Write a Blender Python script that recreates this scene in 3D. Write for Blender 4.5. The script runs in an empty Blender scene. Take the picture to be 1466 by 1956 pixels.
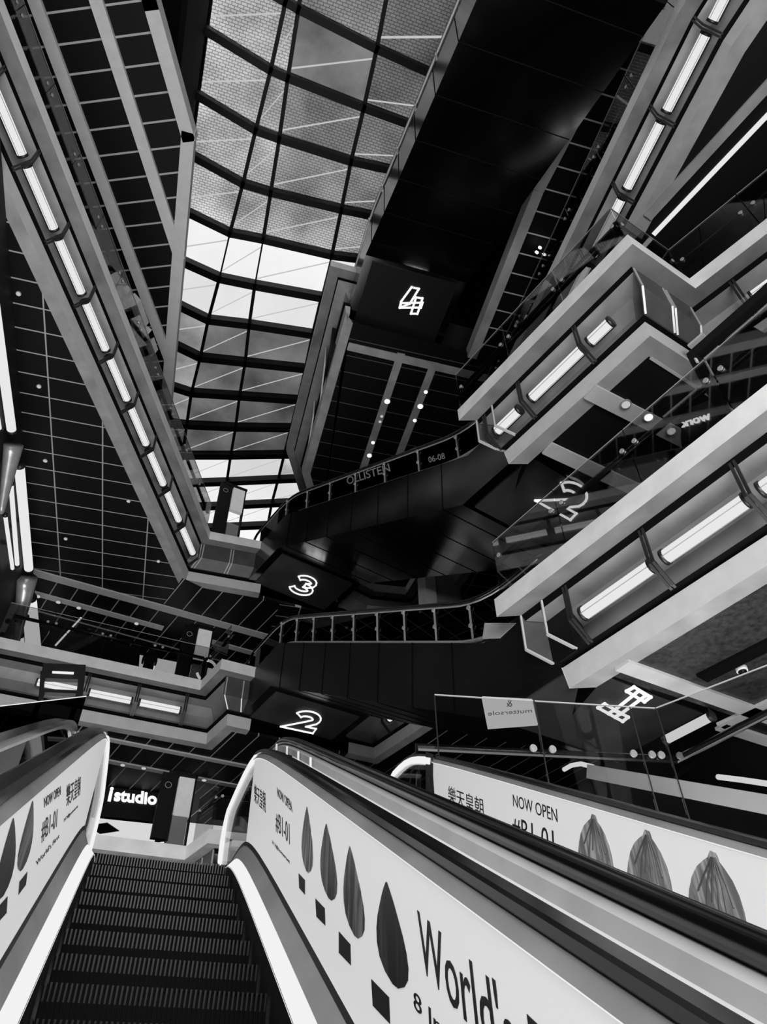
import bpy, bmesh, math, random
import numpy as np
from mathutils import Vector, Matrix
random.seed(3)
S = bpy.context.scene
C = S.collection

# ------------------------------------------------------------------ camera
F = 1413.0; CX, CY = 733.0, 978.0
def rc(x, y):
    v = np.array([x - CX, CY - y, F]); return v / np.linalg.norm(v)
_up = rc(700.0, -487.0)
_e = rc(317.0, 1305.0)
_y = _e - _up * _e.dot(_up); _y /= np.linalg.norm(_y)
_x = np.cross(_up, _y)
RM = np.array([_x, _y, _up])            # camera (right, up, forward) -> world
def ray(x, y): return RM @ rc(x, y)
def at(x, y, z):                        # photo pixel -> point on the level z
    r = ray(x, y); return r * (z / r[2])
def on(x, y, P, n):                     # photo pixel -> point on a plane
    r = ray(x, y); n = np.array(n, float); return r * (n.dot(np.array(P, float)) / n.dot(r))

cam = bpy.data.cameras.new('camera'); co = bpy.data.objects.new('camera', cam); C.objects.link(co)
cam.sensor_fit = 'VERTICAL'; cam.sensor_height = 36.0; cam.lens = 36.0 * F / 1956.0
cam.clip_start = 0.05; cam.clip_end = 300
r_, u_, f_ = RM @ np.array([1, 0, 0.]), RM @ np.array([0, 1, 0.]), RM @ np.array([0, 0, 1.])
co.matrix_world = Matrix(((r_[0], u_[0], -f_[0], 0), (r_[1], u_[1], -f_[1], 0), (r_[2], u_[2], -f_[2], 0), (0, 0, 0, 1)))
S.camera = co

# ------------------------------------------------------------------ world, lights, exposure
w = bpy.data.worlds.new('sky'); S.world = w; w.use_nodes = True
w.node_tree.nodes['Background'].inputs[0].default_value = (1, 1, 1, 1)
w.node_tree.nodes['Background'].inputs[1].default_value = 0.95
S.view_settings.view_transform = 'Standard'; S.view_settings.look = 'None'
S.view_settings.gamma = 1.0; S.view_settings.exposure = 0.0; S.view_settings.use_curve_mapping = False
S.display_settings.display_device = 'sRGB'
S.cycles.max_bounces = 6; S.cycles.diffuse_bounces = 3; S.cycles.glossy_bounces = 3
S.cycles.transparent_max_bounces = 16; S.cycles.transmission_bounces = 4
S.cycles.caustics_reflective = False; S.cycles.caustics_refractive = False
S.cycles.sample_clamp_indirect = 4.0

def area(name, loc, target, sx, sy, power):
    l = bpy.data.lights.new(name, 'AREA'); l.shape = 'RECTANGLE'; l.size = sx; l.size_y = sy; l.energy = power
    o = bpy.data.objects.new(name, l); C.objects.link(o); o.location = loc
    d = Vector(target) - Vector(loc); o.rotation_euler = d.to_track_quat('-Z', 'Y').to_euler(); return o
area('concourse_fill', (1, 4, -2.6), (1, 4.01, 10), 16, 14, 3200)  # unseen fill lamp added below to brighten the undersides
area('concourse_fill', (1, 17, 2.6), (1, 17.01, 12), 10, 8, 900)  # another unseen upward fill lamp, added farther ahead
area('atrium_fill', (0, -8.5, 5), (1.5, 12, 15), 14, 9, 5200)  # unseen fill lamp added behind the camera for the upper galleries

# ------------------------------------------------------------------ materials
def lin(v): return v / 12.92 if v <= 0.04045 else ((v + 0.055) / 1.055) ** 2.4
def mat(name, v, rough=0.6, metal=0.0, emit=0.0, spec=0.5, noise=0.0, nscale=3.0, bump=0.0):
    m = bpy.data.materials.new(name); m.use_nodes = True; nt = m.node_tree; b = nt.nodes['Principled BSDF']
    c = lin(v); b.inputs['Base Color'].default_value = (c, c, c, 1)
    b.inputs['Roughness'].default_value = rough; b.inputs['Metallic'].default_value = metal
    b.inputs['Specular IOR Level'].default_value = spec
    if emit:
        b.inputs['Emission Color'].default_value = (1, 1, 1, 1); b.inputs['Emission Strength'].default_value = emit
    if noise or bump:
        g = nt.nodes.new('ShaderNodeNewGeometry'); n = nt.nodes.new('ShaderNodeTexNoise')
        n.inputs['Scale'].default_value = nscale; n.inputs['Detail'].default_value = 5
        nt.links.new(g.outputs['Position'], n.inputs['Vector'])
        if noise:
            r = nt.nodes.new('ShaderNodeMapRange'); r.inputs[1].default_value = 0.3; r.inputs[2].default_value = 0.7
            r.inputs[3].default_value = c * (1 - noise); r.inputs[4].default_value = c * (1 + noise)
            nt.links.new(n.outputs[0], r.inputs[0]); nt.links.new(r.outputs[0], b.inputs['Base Color'])
        if bump:
            bp = nt.nodes.new('ShaderNodeBump'); bp.inputs['Strength'].default_value = bump
            nt.links.new(n.outputs[0], bp.inputs['Height']); nt.links.new(bp.outputs[0], b.inputs['Normal'])
    return m
def emis(name, v, strength=1.0):
    m = bpy.data.materials.new(name); m.use_nodes = True; nt = m.node_tree; nt.nodes.clear()
    e = nt.nodes.new('ShaderNodeEmission'); c = lin(v); e.inputs[0].default_value = (c, c, c, 1); e.inputs[1].default_value = strength
    o = nt.nodes.new('ShaderNodeOutputMaterial'); nt.links.new(e.outputs[0], o.inputs[0]); return m
def glass(name, v=0.86, refl=0.12, rough=0.02):
    m = bpy.data.materials.new(name); m.use_nodes = True; nt = m.node_tree; nt.nodes.clear()
    t = nt.nodes.new('ShaderNodeBsdfTransparent'); c = lin(v); t.inputs[0].default_value = (c, c, c, 1)
    g = nt.nodes.new('ShaderNodeBsdfGlossy'); g.inputs['Roughness'].default_value = rough
    x = nt.nodes.new('ShaderNodeMixShader'); fr = nt.nodes.new('ShaderNodeFresnel'); fr.inputs[0].default_value = 1.45
    mr = nt.nodes.new('ShaderNodeMath'); mr.operation = 'MULTIPLY'; mr.inputs[1].default_value = refl / 0.12; mr.use_clamp = True
    nt.links.new(fr.outputs[0], mr.inputs[0]); nt.links.new(mr.outputs[0], x.inputs[0])
    nt.links.new(t.outputs[0], x.inputs[1]); nt.links.new(g.outputs[0], x.inputs[2])
    o = nt.nodes.new('ShaderNodeOutputMaterial'); nt.links.new(x.outputs[0], o.inputs[0]); return m
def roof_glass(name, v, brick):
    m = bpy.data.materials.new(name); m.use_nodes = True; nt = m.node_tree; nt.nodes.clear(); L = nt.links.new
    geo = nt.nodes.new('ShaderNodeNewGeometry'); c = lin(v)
    n = nt.nodes.new('ShaderNodeTexNoise'); n.inputs['Scale'].default_value = 0.55; n.inputs['Detail'].default_value = 6  # cloud variation put into the glass tint
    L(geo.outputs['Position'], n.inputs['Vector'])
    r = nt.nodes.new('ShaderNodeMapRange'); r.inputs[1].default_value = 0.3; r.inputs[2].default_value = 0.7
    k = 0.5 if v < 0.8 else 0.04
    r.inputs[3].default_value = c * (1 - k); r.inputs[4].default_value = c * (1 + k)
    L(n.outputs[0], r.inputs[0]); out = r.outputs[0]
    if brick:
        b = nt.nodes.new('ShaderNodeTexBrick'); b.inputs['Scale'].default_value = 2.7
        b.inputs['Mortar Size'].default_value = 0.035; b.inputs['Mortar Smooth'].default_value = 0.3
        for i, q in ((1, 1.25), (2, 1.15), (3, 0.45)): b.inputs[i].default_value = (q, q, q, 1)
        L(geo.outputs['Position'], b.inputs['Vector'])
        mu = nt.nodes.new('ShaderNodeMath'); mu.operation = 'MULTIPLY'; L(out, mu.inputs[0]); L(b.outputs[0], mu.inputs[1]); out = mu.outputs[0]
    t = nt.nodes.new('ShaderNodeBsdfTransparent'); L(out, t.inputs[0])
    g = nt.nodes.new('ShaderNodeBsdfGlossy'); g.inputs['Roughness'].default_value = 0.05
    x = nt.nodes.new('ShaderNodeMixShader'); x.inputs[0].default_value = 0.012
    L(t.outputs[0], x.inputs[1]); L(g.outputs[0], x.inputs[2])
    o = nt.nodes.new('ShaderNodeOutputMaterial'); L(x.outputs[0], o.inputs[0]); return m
def grid_mat(name, az, su, ou, sv, ov, wid, line=0.62, base=0.045):
    """black ceiling tiles with pale joints; v runs along azimuth az, u across it"""
    m = bpy.data.materials.new(name); m.use_nodes = True; nt = m.node_tree; b = nt.nodes['Principled BSDF']; L = nt.links.new
    geo = nt.nodes.new('ShaderNodeNewGeometry'); a = math.radians(az); outs = []
    for (dx, dy, s, o) in (((math.cos(a)), -math.sin(a), su, ou), (math.sin(a), math.cos(a), sv, ov)):
        if not s: continue
        d = nt.nodes.new('ShaderNodeVectorMath'); d.operation = 'DOT_PRODUCT'; d.inputs[1].default_value = (dx, dy, 0)
        L(geo.outputs['Position'], d.inputs[0])
        s1 = nt.nodes.new('ShaderNodeMath'); s1.operation = 'SUBTRACT'; s1.inputs[1].default_value = o - s / 2; L(d.outputs['Value'], s1.inputs[0])
        p = nt.nodes.new('ShaderNodeMath'); p.operation = 'FLOORED_MODULO'; p.inputs[1].default_value = s; L(s1.outputs[0], p.inputs[0])
        q = nt.nodes.new('ShaderNodeMath'); q.operation = 'SUBTRACT'; q.inputs[1].default_value = s / 2; L(p.outputs[0], q.inputs[0])
        t = nt.nodes.new('ShaderNodeMath'); t.operation = 'ABSOLUTE'; L(q.outputs[0], t.inputs[0])
        c = nt.nodes.new('ShaderNodeMath'); c.operation = 'LESS_THAN'; c.inputs[1].default_value = wid / 2; L(t.outputs[0], c.inputs[0]); outs.append(c.outputs[0])
    if len(outs) == 2:
        mx = nt.nodes.new('ShaderNodeMath'); mx.operation = 'MAXIMUM'; L(outs[0], mx.inputs[0]); L(outs[1], mx.inputs[1]); f = mx.outputs[0]
    else: f = outs[0]
    r = nt.nodes.new('ShaderNodeMapRange'); r.inputs[3].default_value = lin(base); r.inputs[4].default_value = lin(line); L(f, r.inputs[0])
    L(r.outputs[0], b.inputs['Base Color']); b.inputs['Roughness'].default_value = 0.5; b.inputs['Specular IOR Level'].default_value = 0.15
    return m

M = dict(
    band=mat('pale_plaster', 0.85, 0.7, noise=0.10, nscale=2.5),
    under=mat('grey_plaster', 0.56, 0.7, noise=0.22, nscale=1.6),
    soffit=mat('stained_shaded_soffit', 0.42, 0.7, noise=0.35, nscale=1.3),  # stains, plus the shade under the band darkened into the base
    trim=mat('pale_trim', 0.72, 0.7, noise=0.06, nscale=4),
    recess=mat('cove_metal', 0.52, 0.45, 0.3, noise=0.12),
    black=mat('black_paint', 0.07, 0.5, spec=0.2),
    gap=mat('shadow_gap', 0.04, 0.8, spec=0.05),
    frame=mat('dark_steel', 0.22, 0.35, 0.6),
    truss_dark=mat('black_satin_cladding', 0.16, 0.3, 0.8, noise=0.3, nscale=0.8), truss=mat('black_gloss_cladding', 0.52, 0.16, 1.0, noise=0.3, nscale=0.8, bump=0.10),
    rubber=mat('handrail_rubber', 0.05, 0.18, spec=0.6),
    steel=mat('brushed_steel', 0.80, 0.30, 0.6, noise=0.12, nscale=5),
    deck=mat('satin_steel', 0.66, 0.38, 0.35, noise=0.25, nscale=1.5),
    alu=mat('pale_aluminium', 0.80, 0.4, 0.4),
    step=mat('step_black', 0.010, 0.6, 0.0, spec=0.04), nose=mat('lit_step_nosing', 0.12, 0.30, 0.9),
    white=mat('white_enamel', 0.92, 0.5),
    grey=mat('mid_grey', 0.55, 0.6),
    lgrey=mat('light_grey', 0.75, 0.6, noise=0.1),
    dark=mat('dark_wall', 0.12, 0.6, spec=0.2, noise=0.3, nscale=1.0),
    ribs=mat('black_rib', 0.05, 0.5, spec=0.2),
    tube=emis('tube_light', 0.91, 1.0), led=emis('led_strip', 0.95, 1.0), neon=emis('neon_white', 1.0, 1.1),
    spot=emis('downlight_lamp', 1.0, 2.5), dim=emis('dim_lamp', 0.75, 1.0), shop=emis('shopfront_glow', 0.84, 1.0),
    glass=glass('clear_glass', 0.93, 0.05), dglass=glass('smoked_glass', 0.35, 0.05), sglass=glass('tinted_glass', 0.84, 0.05), kglass=glass('dark_glass', 0.22, 0.05),
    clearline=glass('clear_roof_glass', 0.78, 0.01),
    poster=emis('poster_reflection_glow', 0.76, 1.0),
    panelgrey=mat('dull_steel_panel', 0.30, 0.4, 0.2, noise=0.2),
    litface=mat('lit_pylon_face', 0.72, 0.5, emit=0.22, noise=0.08, nscale=6),
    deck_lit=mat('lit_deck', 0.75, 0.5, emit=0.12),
    matt=mat('matt_dark_panel', 0.20, 0.6, 0.0, spec=0.15, noise=0.3, nscale=1.2),
    tex=mat('rippled_ceiling', 0.22, 0.35, 0.3, noise=0.5, nscale=14, bump=0.9),
    ink=mat('black_print', 0.06, 0.4), ink2=mat('grey_print', 0.36, 0.5),
    cloth=mat('black_cloth', 0.05, 0.9), hair=mat('dark_hair', 0.03, 0.5), skin=mat('skin', 0.55, 0.6),
)
def panel_mat():
    m = mat('backlit_ad_panel', 0.86, 0.4); b = m.node_tree.nodes['Principled BSDF']
    b.inputs['Emission Color'].default_value = (1, 1, 1, 1); b.inputs['Emission Strength'].default_value = 0.36; return m
M['panel'] = panel_mat()
def dump_mat(name, lo, hi):
    m = mat(name, lo, 0.4); nt = m.node_tree; b = nt.nodes['Principled BSDF']; L = nt.links.new
    tc = nt.nodes.new('ShaderNodeTexCoord'); mp = nt.nodes.new('ShaderNodeMapping'); mp.inputs['Scale'].default_value = (9, 9, 1.1)
    n = nt.nodes.new('ShaderNodeTexNoise'); n.inputs['Scale'].default_value = 2.2; n.inputs['Detail'].default_value = 3; n.inputs['Distortion'].default_value = 0.6
    L(tc.outputs['Object'], mp.inputs[0]); L(mp.outputs[0], n.inputs['Vector'])
    r = nt.nodes.new('ShaderNodeMapRange'); r.inputs[1].default_value = 0.42; r.inputs[2].default_value = 0.66
    r.inputs[3].default_value = lin(lo); r.inputs[4].default_value = lin(hi); L(n.outputs[0], r.inputs[0]); L(r.outputs[0], b.inputs['Base Color'])
    return m
DUMP = [dump_mat('dumpling_print_%d' % i, a, b) for i, (a, b) in enumerate(((0.05, 0.25), (0.2, 0.55), (0.3, 0.7), (0.50, 0.84)))]

# ------------------------------------------------------------------ helpers
def link(name, bm, m, parent=None, smooth=False):
    me = bpy.data.meshes.new(name); bmesh.ops.recalc_face_normals(bm, faces=bm.faces[:]); bm.to_mesh(me); bm.free()
    if smooth:
        for p in me.polygons: p.use_smooth = True
    for x in (m if isinstance(m, (list, tuple)) else [m]): me.materials.append(x)
    o = bpy.data.objects.new(name, me); C.objects.link(o)
    if parent: o.parent = parent
    return o
def tag(o, label=None, cat=None, group=None, kind=None):
    if label: o['label'] = label
    if cat: o['category'] = cat
    if group: o['group'] = group
    if kind: o['kind'] = kind
    return o
def struct(name, bm, m, label=None, cat=None, parent=None):
    o = link(name, bm, m, parent); o['kind'] = 'structure'
    if label: o['label'] = label
    if cat: o['category'] = cat
    return o
def thing(name, label, cat, group=None, loc=(0, 0, 0)):
    o = bpy.data.objects.new(name, None); C.objects.link(o); o.location = loc; o.empty_display_size = 0.1
    return tag(o, label, cat, group)
def BM(): return bmesh.new()
def hexa(bm, P, mi=0):                       # 8 corner points: 4 below, 4 above
    v = [bm.verts.new(tuple(map(float, p))) for p in P]
    for f in ((3, 2, 1, 0), (4, 5, 6, 7), (0, 1, 5, 4), (1, 2, 6, 5), (2, 3, 7, 6), (3, 0, 4, 7)):
        bm.faces.new([v[i] for i in f]).material_index = mi
def box(bm, c, s, mi=0, az=0.0):
    a = math.radians(az); ux, uy = (math.cos(a), -math.sin(a)), (math.sin(a), math.cos(a)); P = []
    for z in (-1, 1):
        for x, y in ((-1, -1), (1, -1), (1, 1), (-1, 1)):
            X, Y = x * s[0] / 2, y * s[1] / 2
            P.append((c[0] + ux[0] * X + uy[0] * Y, c[1] + ux[1] * X + uy[1] * Y, c[2] + z * s[2] / 2))
    hexa(bm, P, mi)
def beam(bm, a, b, wid, hgt, up=(0, 0, 1), mi=0):   # box beam from a to b
    a, b = np.array(a, float), np.array(b, float); d = b - a; d /= np.linalg.norm(d)
    s = np.cross(d, up); s /= np.linalg.norm(s); t = np.cross(s, d)
    P = []
    for q in (-1, 1):
        for e, f in ((a, -1), (a, 1), (b, 1), (b, -1)): P.append(e + s * f * wid / 2 + t * q * hgt / 2)
    hexa(bm, P, mi)
def tube(bm, pts, r, n=8, cap=True, mi=0):
    pts = [np.array(p, float) for p in pts]; rings = []; N = len(pts); ref = None
    for i, p in enumerate(pts):
        d = pts[min(i + 1, N - 1)] - pts[max(i - 1, 0)]; d /= np.linalg.norm(d)
        if ref is None:
            ref = np.cross(d, (0, 0, 1)) if abs(d[2]) < 0.9 else np.cross(d, (1, 0, 0))
        a = ref - d * ref.dot(d); a /= np.linalg.norm(a); ref = a; b = np.cross(d, a)
        rings.append([bm.verts.new(tuple(p + r * (math.cos(t) * a + math.sin(t) * b))) for t in [2 * math.pi * k / n for k in range(n)]])
    for i in range(N - 1):
        for k in range(n):
            bm.faces.new((rings[i][k], rings[i][(k + 1) % n], rings[i + 1][(k + 1) % n], rings[i + 1][k])).material_index = mi
    if cap:
        bm.faces.new(rings[0][::-1]).material_index = mi; bm.faces.new(rings[-1]).material_index = mi
def poly_slab(bm, pts, z0, z1, mi=0):
    lo = [bm.verts.new((p[0], p[1], z0)) for p in pts]; hi = [bm.verts.new((p[0], p[1], z1)) for p in pts]; n = len(pts)
    bm.faces.new(lo[::-1]).material_index = mi; bm.faces.new(hi).material_index = mi
    for i in range(n): bm.faces.new((lo[i], lo[(i + 1) % n], hi[(i + 1) % n], hi[i])).material_index = mi
def prism(bm, prof, P0, U, V, W, mi=0):      # profile (u,v) swept along vector W
    P0, U, V, W = [np.array(q, float) for q in (P0, U, V, W)]
    a = [bm.verts.new(tuple(P0 + U * u + V * v)) for u, v in prof]; b = [bm.verts.new(tuple(P0 + U * u + V * v + W)) for u, v in prof]; n = len(prof)
    bm.faces.new(a).material_index = mi; bm.faces.new(b[::-1]).material_index = mi
    for i in range(n): bm.faces.new((a[i], a[(i + 1) % n], b[(i + 1) % n], b[i])).material_index = mi
def cyl(bm, c, axis, r, h, n=16, mi=0):
    c = np.array(c, float); axis = np.array(axis, float); axis /= np.linalg.norm(axis); tube(bm, [c - axis * h / 2, c + axis * h / 2], r, n, True, mi)
def offs(pts, u, side):                      # mitred parallel offset of a plan polyline
    pts = [np.array(p[:2], float) for p in pts]; out = []; n = len(pts); N = []
    for i in range(n - 1):
        d = pts[i + 1] - pts[i]; d /= np.linalg.norm(d); N.append(np.array([d[1], -d[0]]) * side)
    for i in range(n):
        if i == 0: out.append(pts[0] + N[0] * u)
        elif i == n - 1: out.append(pts[-1] + N[-1] * u)
        else:
            m = N[i - 1] + N[i]; out.append(pts[i] + m * (u / (1 + N[i - 1].dot(N[i]))))
    return out
def text_mesh(name, s, P0, U, V, m, parent=None, th=0.004, outline=0.0, shear=0.0, bold=0.0, mirror=False):
    """lettering laid on a plane: P0 = lower left, U = vector of its full width, V = vector of its height"""
    cu = bpy.data.curves.new('t', 'FONT'); cu.body = s; cu.size = 1; cu.resolution_u = 3; cu.shear = shear
    if outline: cu.fill_mode = 'NONE'; cu.bevel_depth = outline; cu.bevel_resolution = 1
    else: cu.extrude = 0.01; cu.offset = bold
    ob = bpy.data.objects.new('t', cu); C.objects.link(ob)
    me = bpy.data.meshes.new_from_object(ob.evaluated_get(bpy.context.evaluated_depsgraph_get()))
    bpy.data.objects.remove(ob)
    co_ = np.array([v.co[:] for v in me.vertices]) if len(me.vertices) else np.zeros((1, 3))
    x0, x1, y0, y1 = co_[:, 0].min(), co_[:, 0].max(), co_[:, 1].min(), co_[:, 1].max()
    P0, U, V = [np.array(q, float) for q in (P0, U, V)]; nrm = np.cross(U, V); nrm /= np.linalg.norm(nrm)
    wz = th / 0.01 if not outline else np.linalg.norm(V) / (y1 - y0)
    for v in me.vertices:
        u = (v.co.x - x0) / (x1 - x0); t = (v.co.y - y0) / (y1 - y0)
        if mirror: u = 1 - u
        v.co = Vector(P0 + U * u + V * t + nrm * v.co.z * wz)
    me.materials.clear(); me.materials.append(m); me.name = name
    o = bpy.data.objects.new(name, me); C.objects.link(o)
    if parent: o.parent = parent
    return o
def outline_fig(bm, loops, P0, U, V, r):
    P0, U, V = [np.array(q, float) for q in (P0, U, V)]
    for lp in loops:
        pts = [P0 + U * a + V * b for a, b in lp]
        for i in range(len(pts)):
            a, b = pts[i], pts[(i + 1) % len(pts)]; d = (b - a) / np.linalg.norm(b - a) * r * 0.8
            tube(bm, [a - d, b + d], r, 6)

# ------------------------------------------------------------------ plan of the atrium (levels)
B1, L1, L2, L3, L4 = 2.25, 7.25, 12.25, 17.25, 22.25
SD = 1.65                                   # floor to the soffit below it
def xy(p): return (float(p[0]), float(p[1]))
def ext(a, b, d):                           # a moved beyond b by d along a->b
    a, b = np.array(a[:2]), np.array(b[:2]); t = (b - a) / np.linalg.norm(b - a); return xy(b + t * d)
# left building: seen edges, inward side
P_L3 = [(-2.626, 12.622), (0.40, 19.63), (2.12, 19.62)]
P_L3 = [ext(P_L3[1], P_L3[0], 16.0), P_L3[1], (2.42, 19.62)]
P_L2 = [(-5.2, 20.12), (1.04, 20.87), (1.45, 19.50), (2.75, 19.71)]
P_L1 = [(-5.2, 20.15), (1.40, 20.75), (1.80, 19.42), (5.0, 19.6)]
P_R1 = [ext((4.80, 8.57), (5.542, 5.989), 9.0), (4.80, 8.57)]
P_L2R = [(5.95, 20.3), (6.25, 20.35), (8.5, 13.4)]
P_L3R = [(5.75, 20.35), (6.7, 20.75), (7.85, 20.6), (8.0, 15.0)]
P_R2 = [ext((7.49, 4.52), (8.1, 3.19), 7.0), (7.56, 4.62), (6.03, 4.23), (4.66, 8.67)]
P_R3 = [(7.30, -3.0), (6.86, 1.60), (7.30, 12.5)]
P_M4 = [(3.12, 11.30), (2.28, 11.32), (2.62, 19.3), (3.75, 21.6)]

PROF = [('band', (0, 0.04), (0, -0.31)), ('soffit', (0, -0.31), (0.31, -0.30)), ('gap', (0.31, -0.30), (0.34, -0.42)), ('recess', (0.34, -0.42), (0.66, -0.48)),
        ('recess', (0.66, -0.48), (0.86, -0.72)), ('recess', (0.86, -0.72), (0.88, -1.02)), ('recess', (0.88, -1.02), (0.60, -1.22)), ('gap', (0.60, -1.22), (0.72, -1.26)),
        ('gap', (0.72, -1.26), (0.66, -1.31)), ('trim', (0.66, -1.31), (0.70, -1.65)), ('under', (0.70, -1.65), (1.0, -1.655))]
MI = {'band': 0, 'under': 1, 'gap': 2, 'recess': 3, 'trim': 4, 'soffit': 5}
ntrim = [0]
def fascia(pts, z, side, label, lit=True, prof=PROF, cut=0.0):
    ntrim[0] += 1; bm = BM(); cache = {}
    def ring(u, h):
        if (u, h) not in cache:
            cache[(u, h)] = [(q[0], q[1], z + h) for q in offs(pts, u, side)]
            if cut:
                d = np.array(pts[-2][:2], float) - np.array(pts[-1][:2], float); d /= np.linalg.norm(d); q = cache[(u, h)][-1]; cache[(u, h)][-1] = (q[0] + d[0] * cut * u, q[1] + d[1] * cut * u, q[2])
        return cache[(u, h)]
    for nm, a, b in prof:
        A, B = [[bm.verts.new(p) for p in ring(*k)] for k in (a, b)]
        for i in range(len(pts) - 1): bm.faces.new((A[i], A[i + 1], B[i + 1], B[i])).material_index = MI[nm]
    # end caps of the solid behind the profile
    back = (1.3, 0.04)
    for e in (0, -1):
        v = [bm.verts.new(ring(*a)[e]) for _, a, b in prof] + [bm.verts.new(ring(*prof[-1][2])[e]), bm.verts.new((lambda q: (q[0], q[1], z - SD))(offs(pts, 1.3, side)[e])), bm.verts.new(ring(*back)[e])]
        bm.faces.new(v).material_index = 2
        if cut and e == -1:
            v = [bm.verts.new(ring(*k)[e]) for k in ((0.655, -1.30), (0.695, -1.652), (1.005, -1.657), (1.005, -1.30))]; bm.faces.new(v).material_index = 4
            v = [bm.verts.new(ring(*k)[e]) for k in ((-0.003, 0.04), (-0.003, -0.31), (0.31, -0.305), (0.9, -0.305), (0.9, 0.04))]; bm.faces.new(v).material_index = 1
    me = bpy.data.meshes.new('trim'); bm.to_mesh(me); bm.free()
    for k in ('band', 'under', 'gap', 'recess', 'trim', 'soffit'): me.materials.append(M[k])
    o = bpy.data.objects.new('trim_%d' % ntrim[0], me); C.objects.link(o); o['kind'] = 'structure'; o['label'] = label
    return o
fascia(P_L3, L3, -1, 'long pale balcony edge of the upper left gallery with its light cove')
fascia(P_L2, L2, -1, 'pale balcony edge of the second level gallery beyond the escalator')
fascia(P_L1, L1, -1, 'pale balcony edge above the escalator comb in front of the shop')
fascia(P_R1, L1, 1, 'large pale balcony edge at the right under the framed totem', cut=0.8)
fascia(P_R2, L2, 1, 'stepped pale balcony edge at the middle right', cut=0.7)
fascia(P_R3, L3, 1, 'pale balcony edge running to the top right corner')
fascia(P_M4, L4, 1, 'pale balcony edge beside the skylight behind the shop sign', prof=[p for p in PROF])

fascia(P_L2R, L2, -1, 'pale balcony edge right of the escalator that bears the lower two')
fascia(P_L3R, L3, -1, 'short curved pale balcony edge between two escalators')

# ------------------------------------------------------------------ floors and ceilings
def plate(name, pts, z0, z1, m, label=None):
    bm = BM(); poly_slab(bm, [xy(p) for p in pts], z0, z1); return struct(name, bm, m, label)
o3 = offs(P_L3, 0.95, -1); o2 = offs(P_L2, 0.95, -1); o1 = offs(P_L1, 0.95, -1)
A_L3 = [o3[0], o3[1], (2.6, 20.58), (8.6, 21.4), (8.9, 15.0), (14, 15.0), (14, 31), (-11, 31), (-11, o3[0][1])]
A_L2 = [o2[0], o2[1], o2[2], (2.8, 20.66), (6.2, 21.2), (7.1, 21.1), (9.35, 13.6), (14, 13.6), (14, 31), (-5.2, 31)]
A_L1 = [o1[0], o1[1], o1[2], (14, 21.8), (14, 31), (-5.2, 31)]
r1 = offs(P_R1, 0.95, 1); r2 = offs(P_R2, 0.95, 1); r3 = offs(P_R3, 0.95, 1); m4 = offs(P_M4, 0.95, 1)
A_R1 = [r1[0], (5.9, 7.72), (14, 9.35), (14, -5)]
A_R2 = [r2[0], r2[1], r2[2], (5.98, 7.62), (14, 9.45), (14, -5)]
A_R3 = [r3[0], r3[1], r3[2], (14, 12.5), (14, -5)]
A_M4 = [m4[0], m4[1], m4[2], m4[3], (14, 23.5), (14, 12.3)]
D_in = [(-7.30, -2.8), (-3.55, 5.55), (-2.35, 8.22), (-1.85, 19.6), (-2.2, 27)]
A_D = [(-7.9, -2.8), D_in[0], D_in[1], D_in[2], D_in[3], D_in[4], (-11, 27), (-11, -2.8)]
A_R4 = [(7.55, -5), (7.02, 6.7), (7.40, 12.3), (14, 12.3), (14, -5)]
G = dict(
 l3=grid_mat('ceiling_tiles_long', 2.7, 1.333, -5.03, 0.667, 11.57, 0.035),
 dg=grid_mat('ceiling_tiles_slanted', 162.5, 0.68, 0.13, 0, 0, 0.035),
 dg2=grid_mat('ceiling_tiles_slanted_lower', 164.5, 0.66, 0.2, 0, 0, 0.035),
 d=grid_mat('ceiling_tiles_upper', 24.2, 0, 0, 0.648, 3.525, 0.05),
 m4=grid_mat('ceiling_tiles_dim', 3.0, 0, 0, 0.645, 13.68, 0.03, 0.30),
 r4=grid_mat('ceiling_tiles_right', 3.0, 0, 0, 0.645, 5.71, 0.04, 0.7))
plate('ceiling', A_L3, L3 - SD, L3 - SD + 0.1, G['l3'], 'black tiled ceiling under the upper left gallery')
sa = [at(x, y, L3 - SD) for x, y in ((349, 1104), (312, 1153), (541, 1226), (560, 1160))]
plate('ceiling', [sa[0], sa[1], sa[2], (3.2, 22.7), (3.2, 20.7), (1.0, 20.62), (0.55, 20.6)], L3 - SD - 0.012, L3 - SD, G['dg'], 'slanted black ceiling tiles at the gallery corner')
plate('ceiling', [(-5.1, 21.5), (3.5, 22.95), (8.5, 23.8), (8.5, 30), (-5.1, 30)], L3 - SD - 0.012, L3 - SD, G['dg'], 'slanted black ceiling tiles behind the pale trim')
plate('ceiling', A_L2, L2 - SD, L2 - SD + 0.1, G['dg2'], 'black tiled ceiling in front of the shop')
plate('ceiling', A_L1, L1 - SD, L1 - SD + 0.1, M['black'], 'black ceiling over the lower landing')
plate('ceiling', A_R1, L1 - SD, L1 - SD + 0.1, M['tex'], 'dark rippled ceiling at the right')
plate('ceiling', A_R2, L2 - SD, L2 - SD + 0.1, M['black'], 'black ceiling with downlights at the right')
plate('ceiling', A_R3, L3 - SD, L3 - SD + 0.1, M['black'], 'black ceiling at the top right')
plate('ceiling', A_M4, L4 - SD, L4 - SD + 0.1, G['m4'], 'dim tiled ceiling behind the fourth level landing')
plate('ceiling', A_D, L4 - SD, L4 - SD + 0.1, G['d'], 'black tiled ceiling with pale beams at the top left')
plate('ceiling', A_R4, L4 - SD, L4 - SD + 0.1, G['r4'], 'black tiled ceiling above the upper right gallery')
for a, z in ((A_L3, L3), (A_L2, L2), (A_L1, L1), (A_R1, L1), (A_R2, L2), (A_R3, L3), (A_M4, L4)):
    plate('floor', a, z - 0.12, z, M['dark'])
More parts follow.
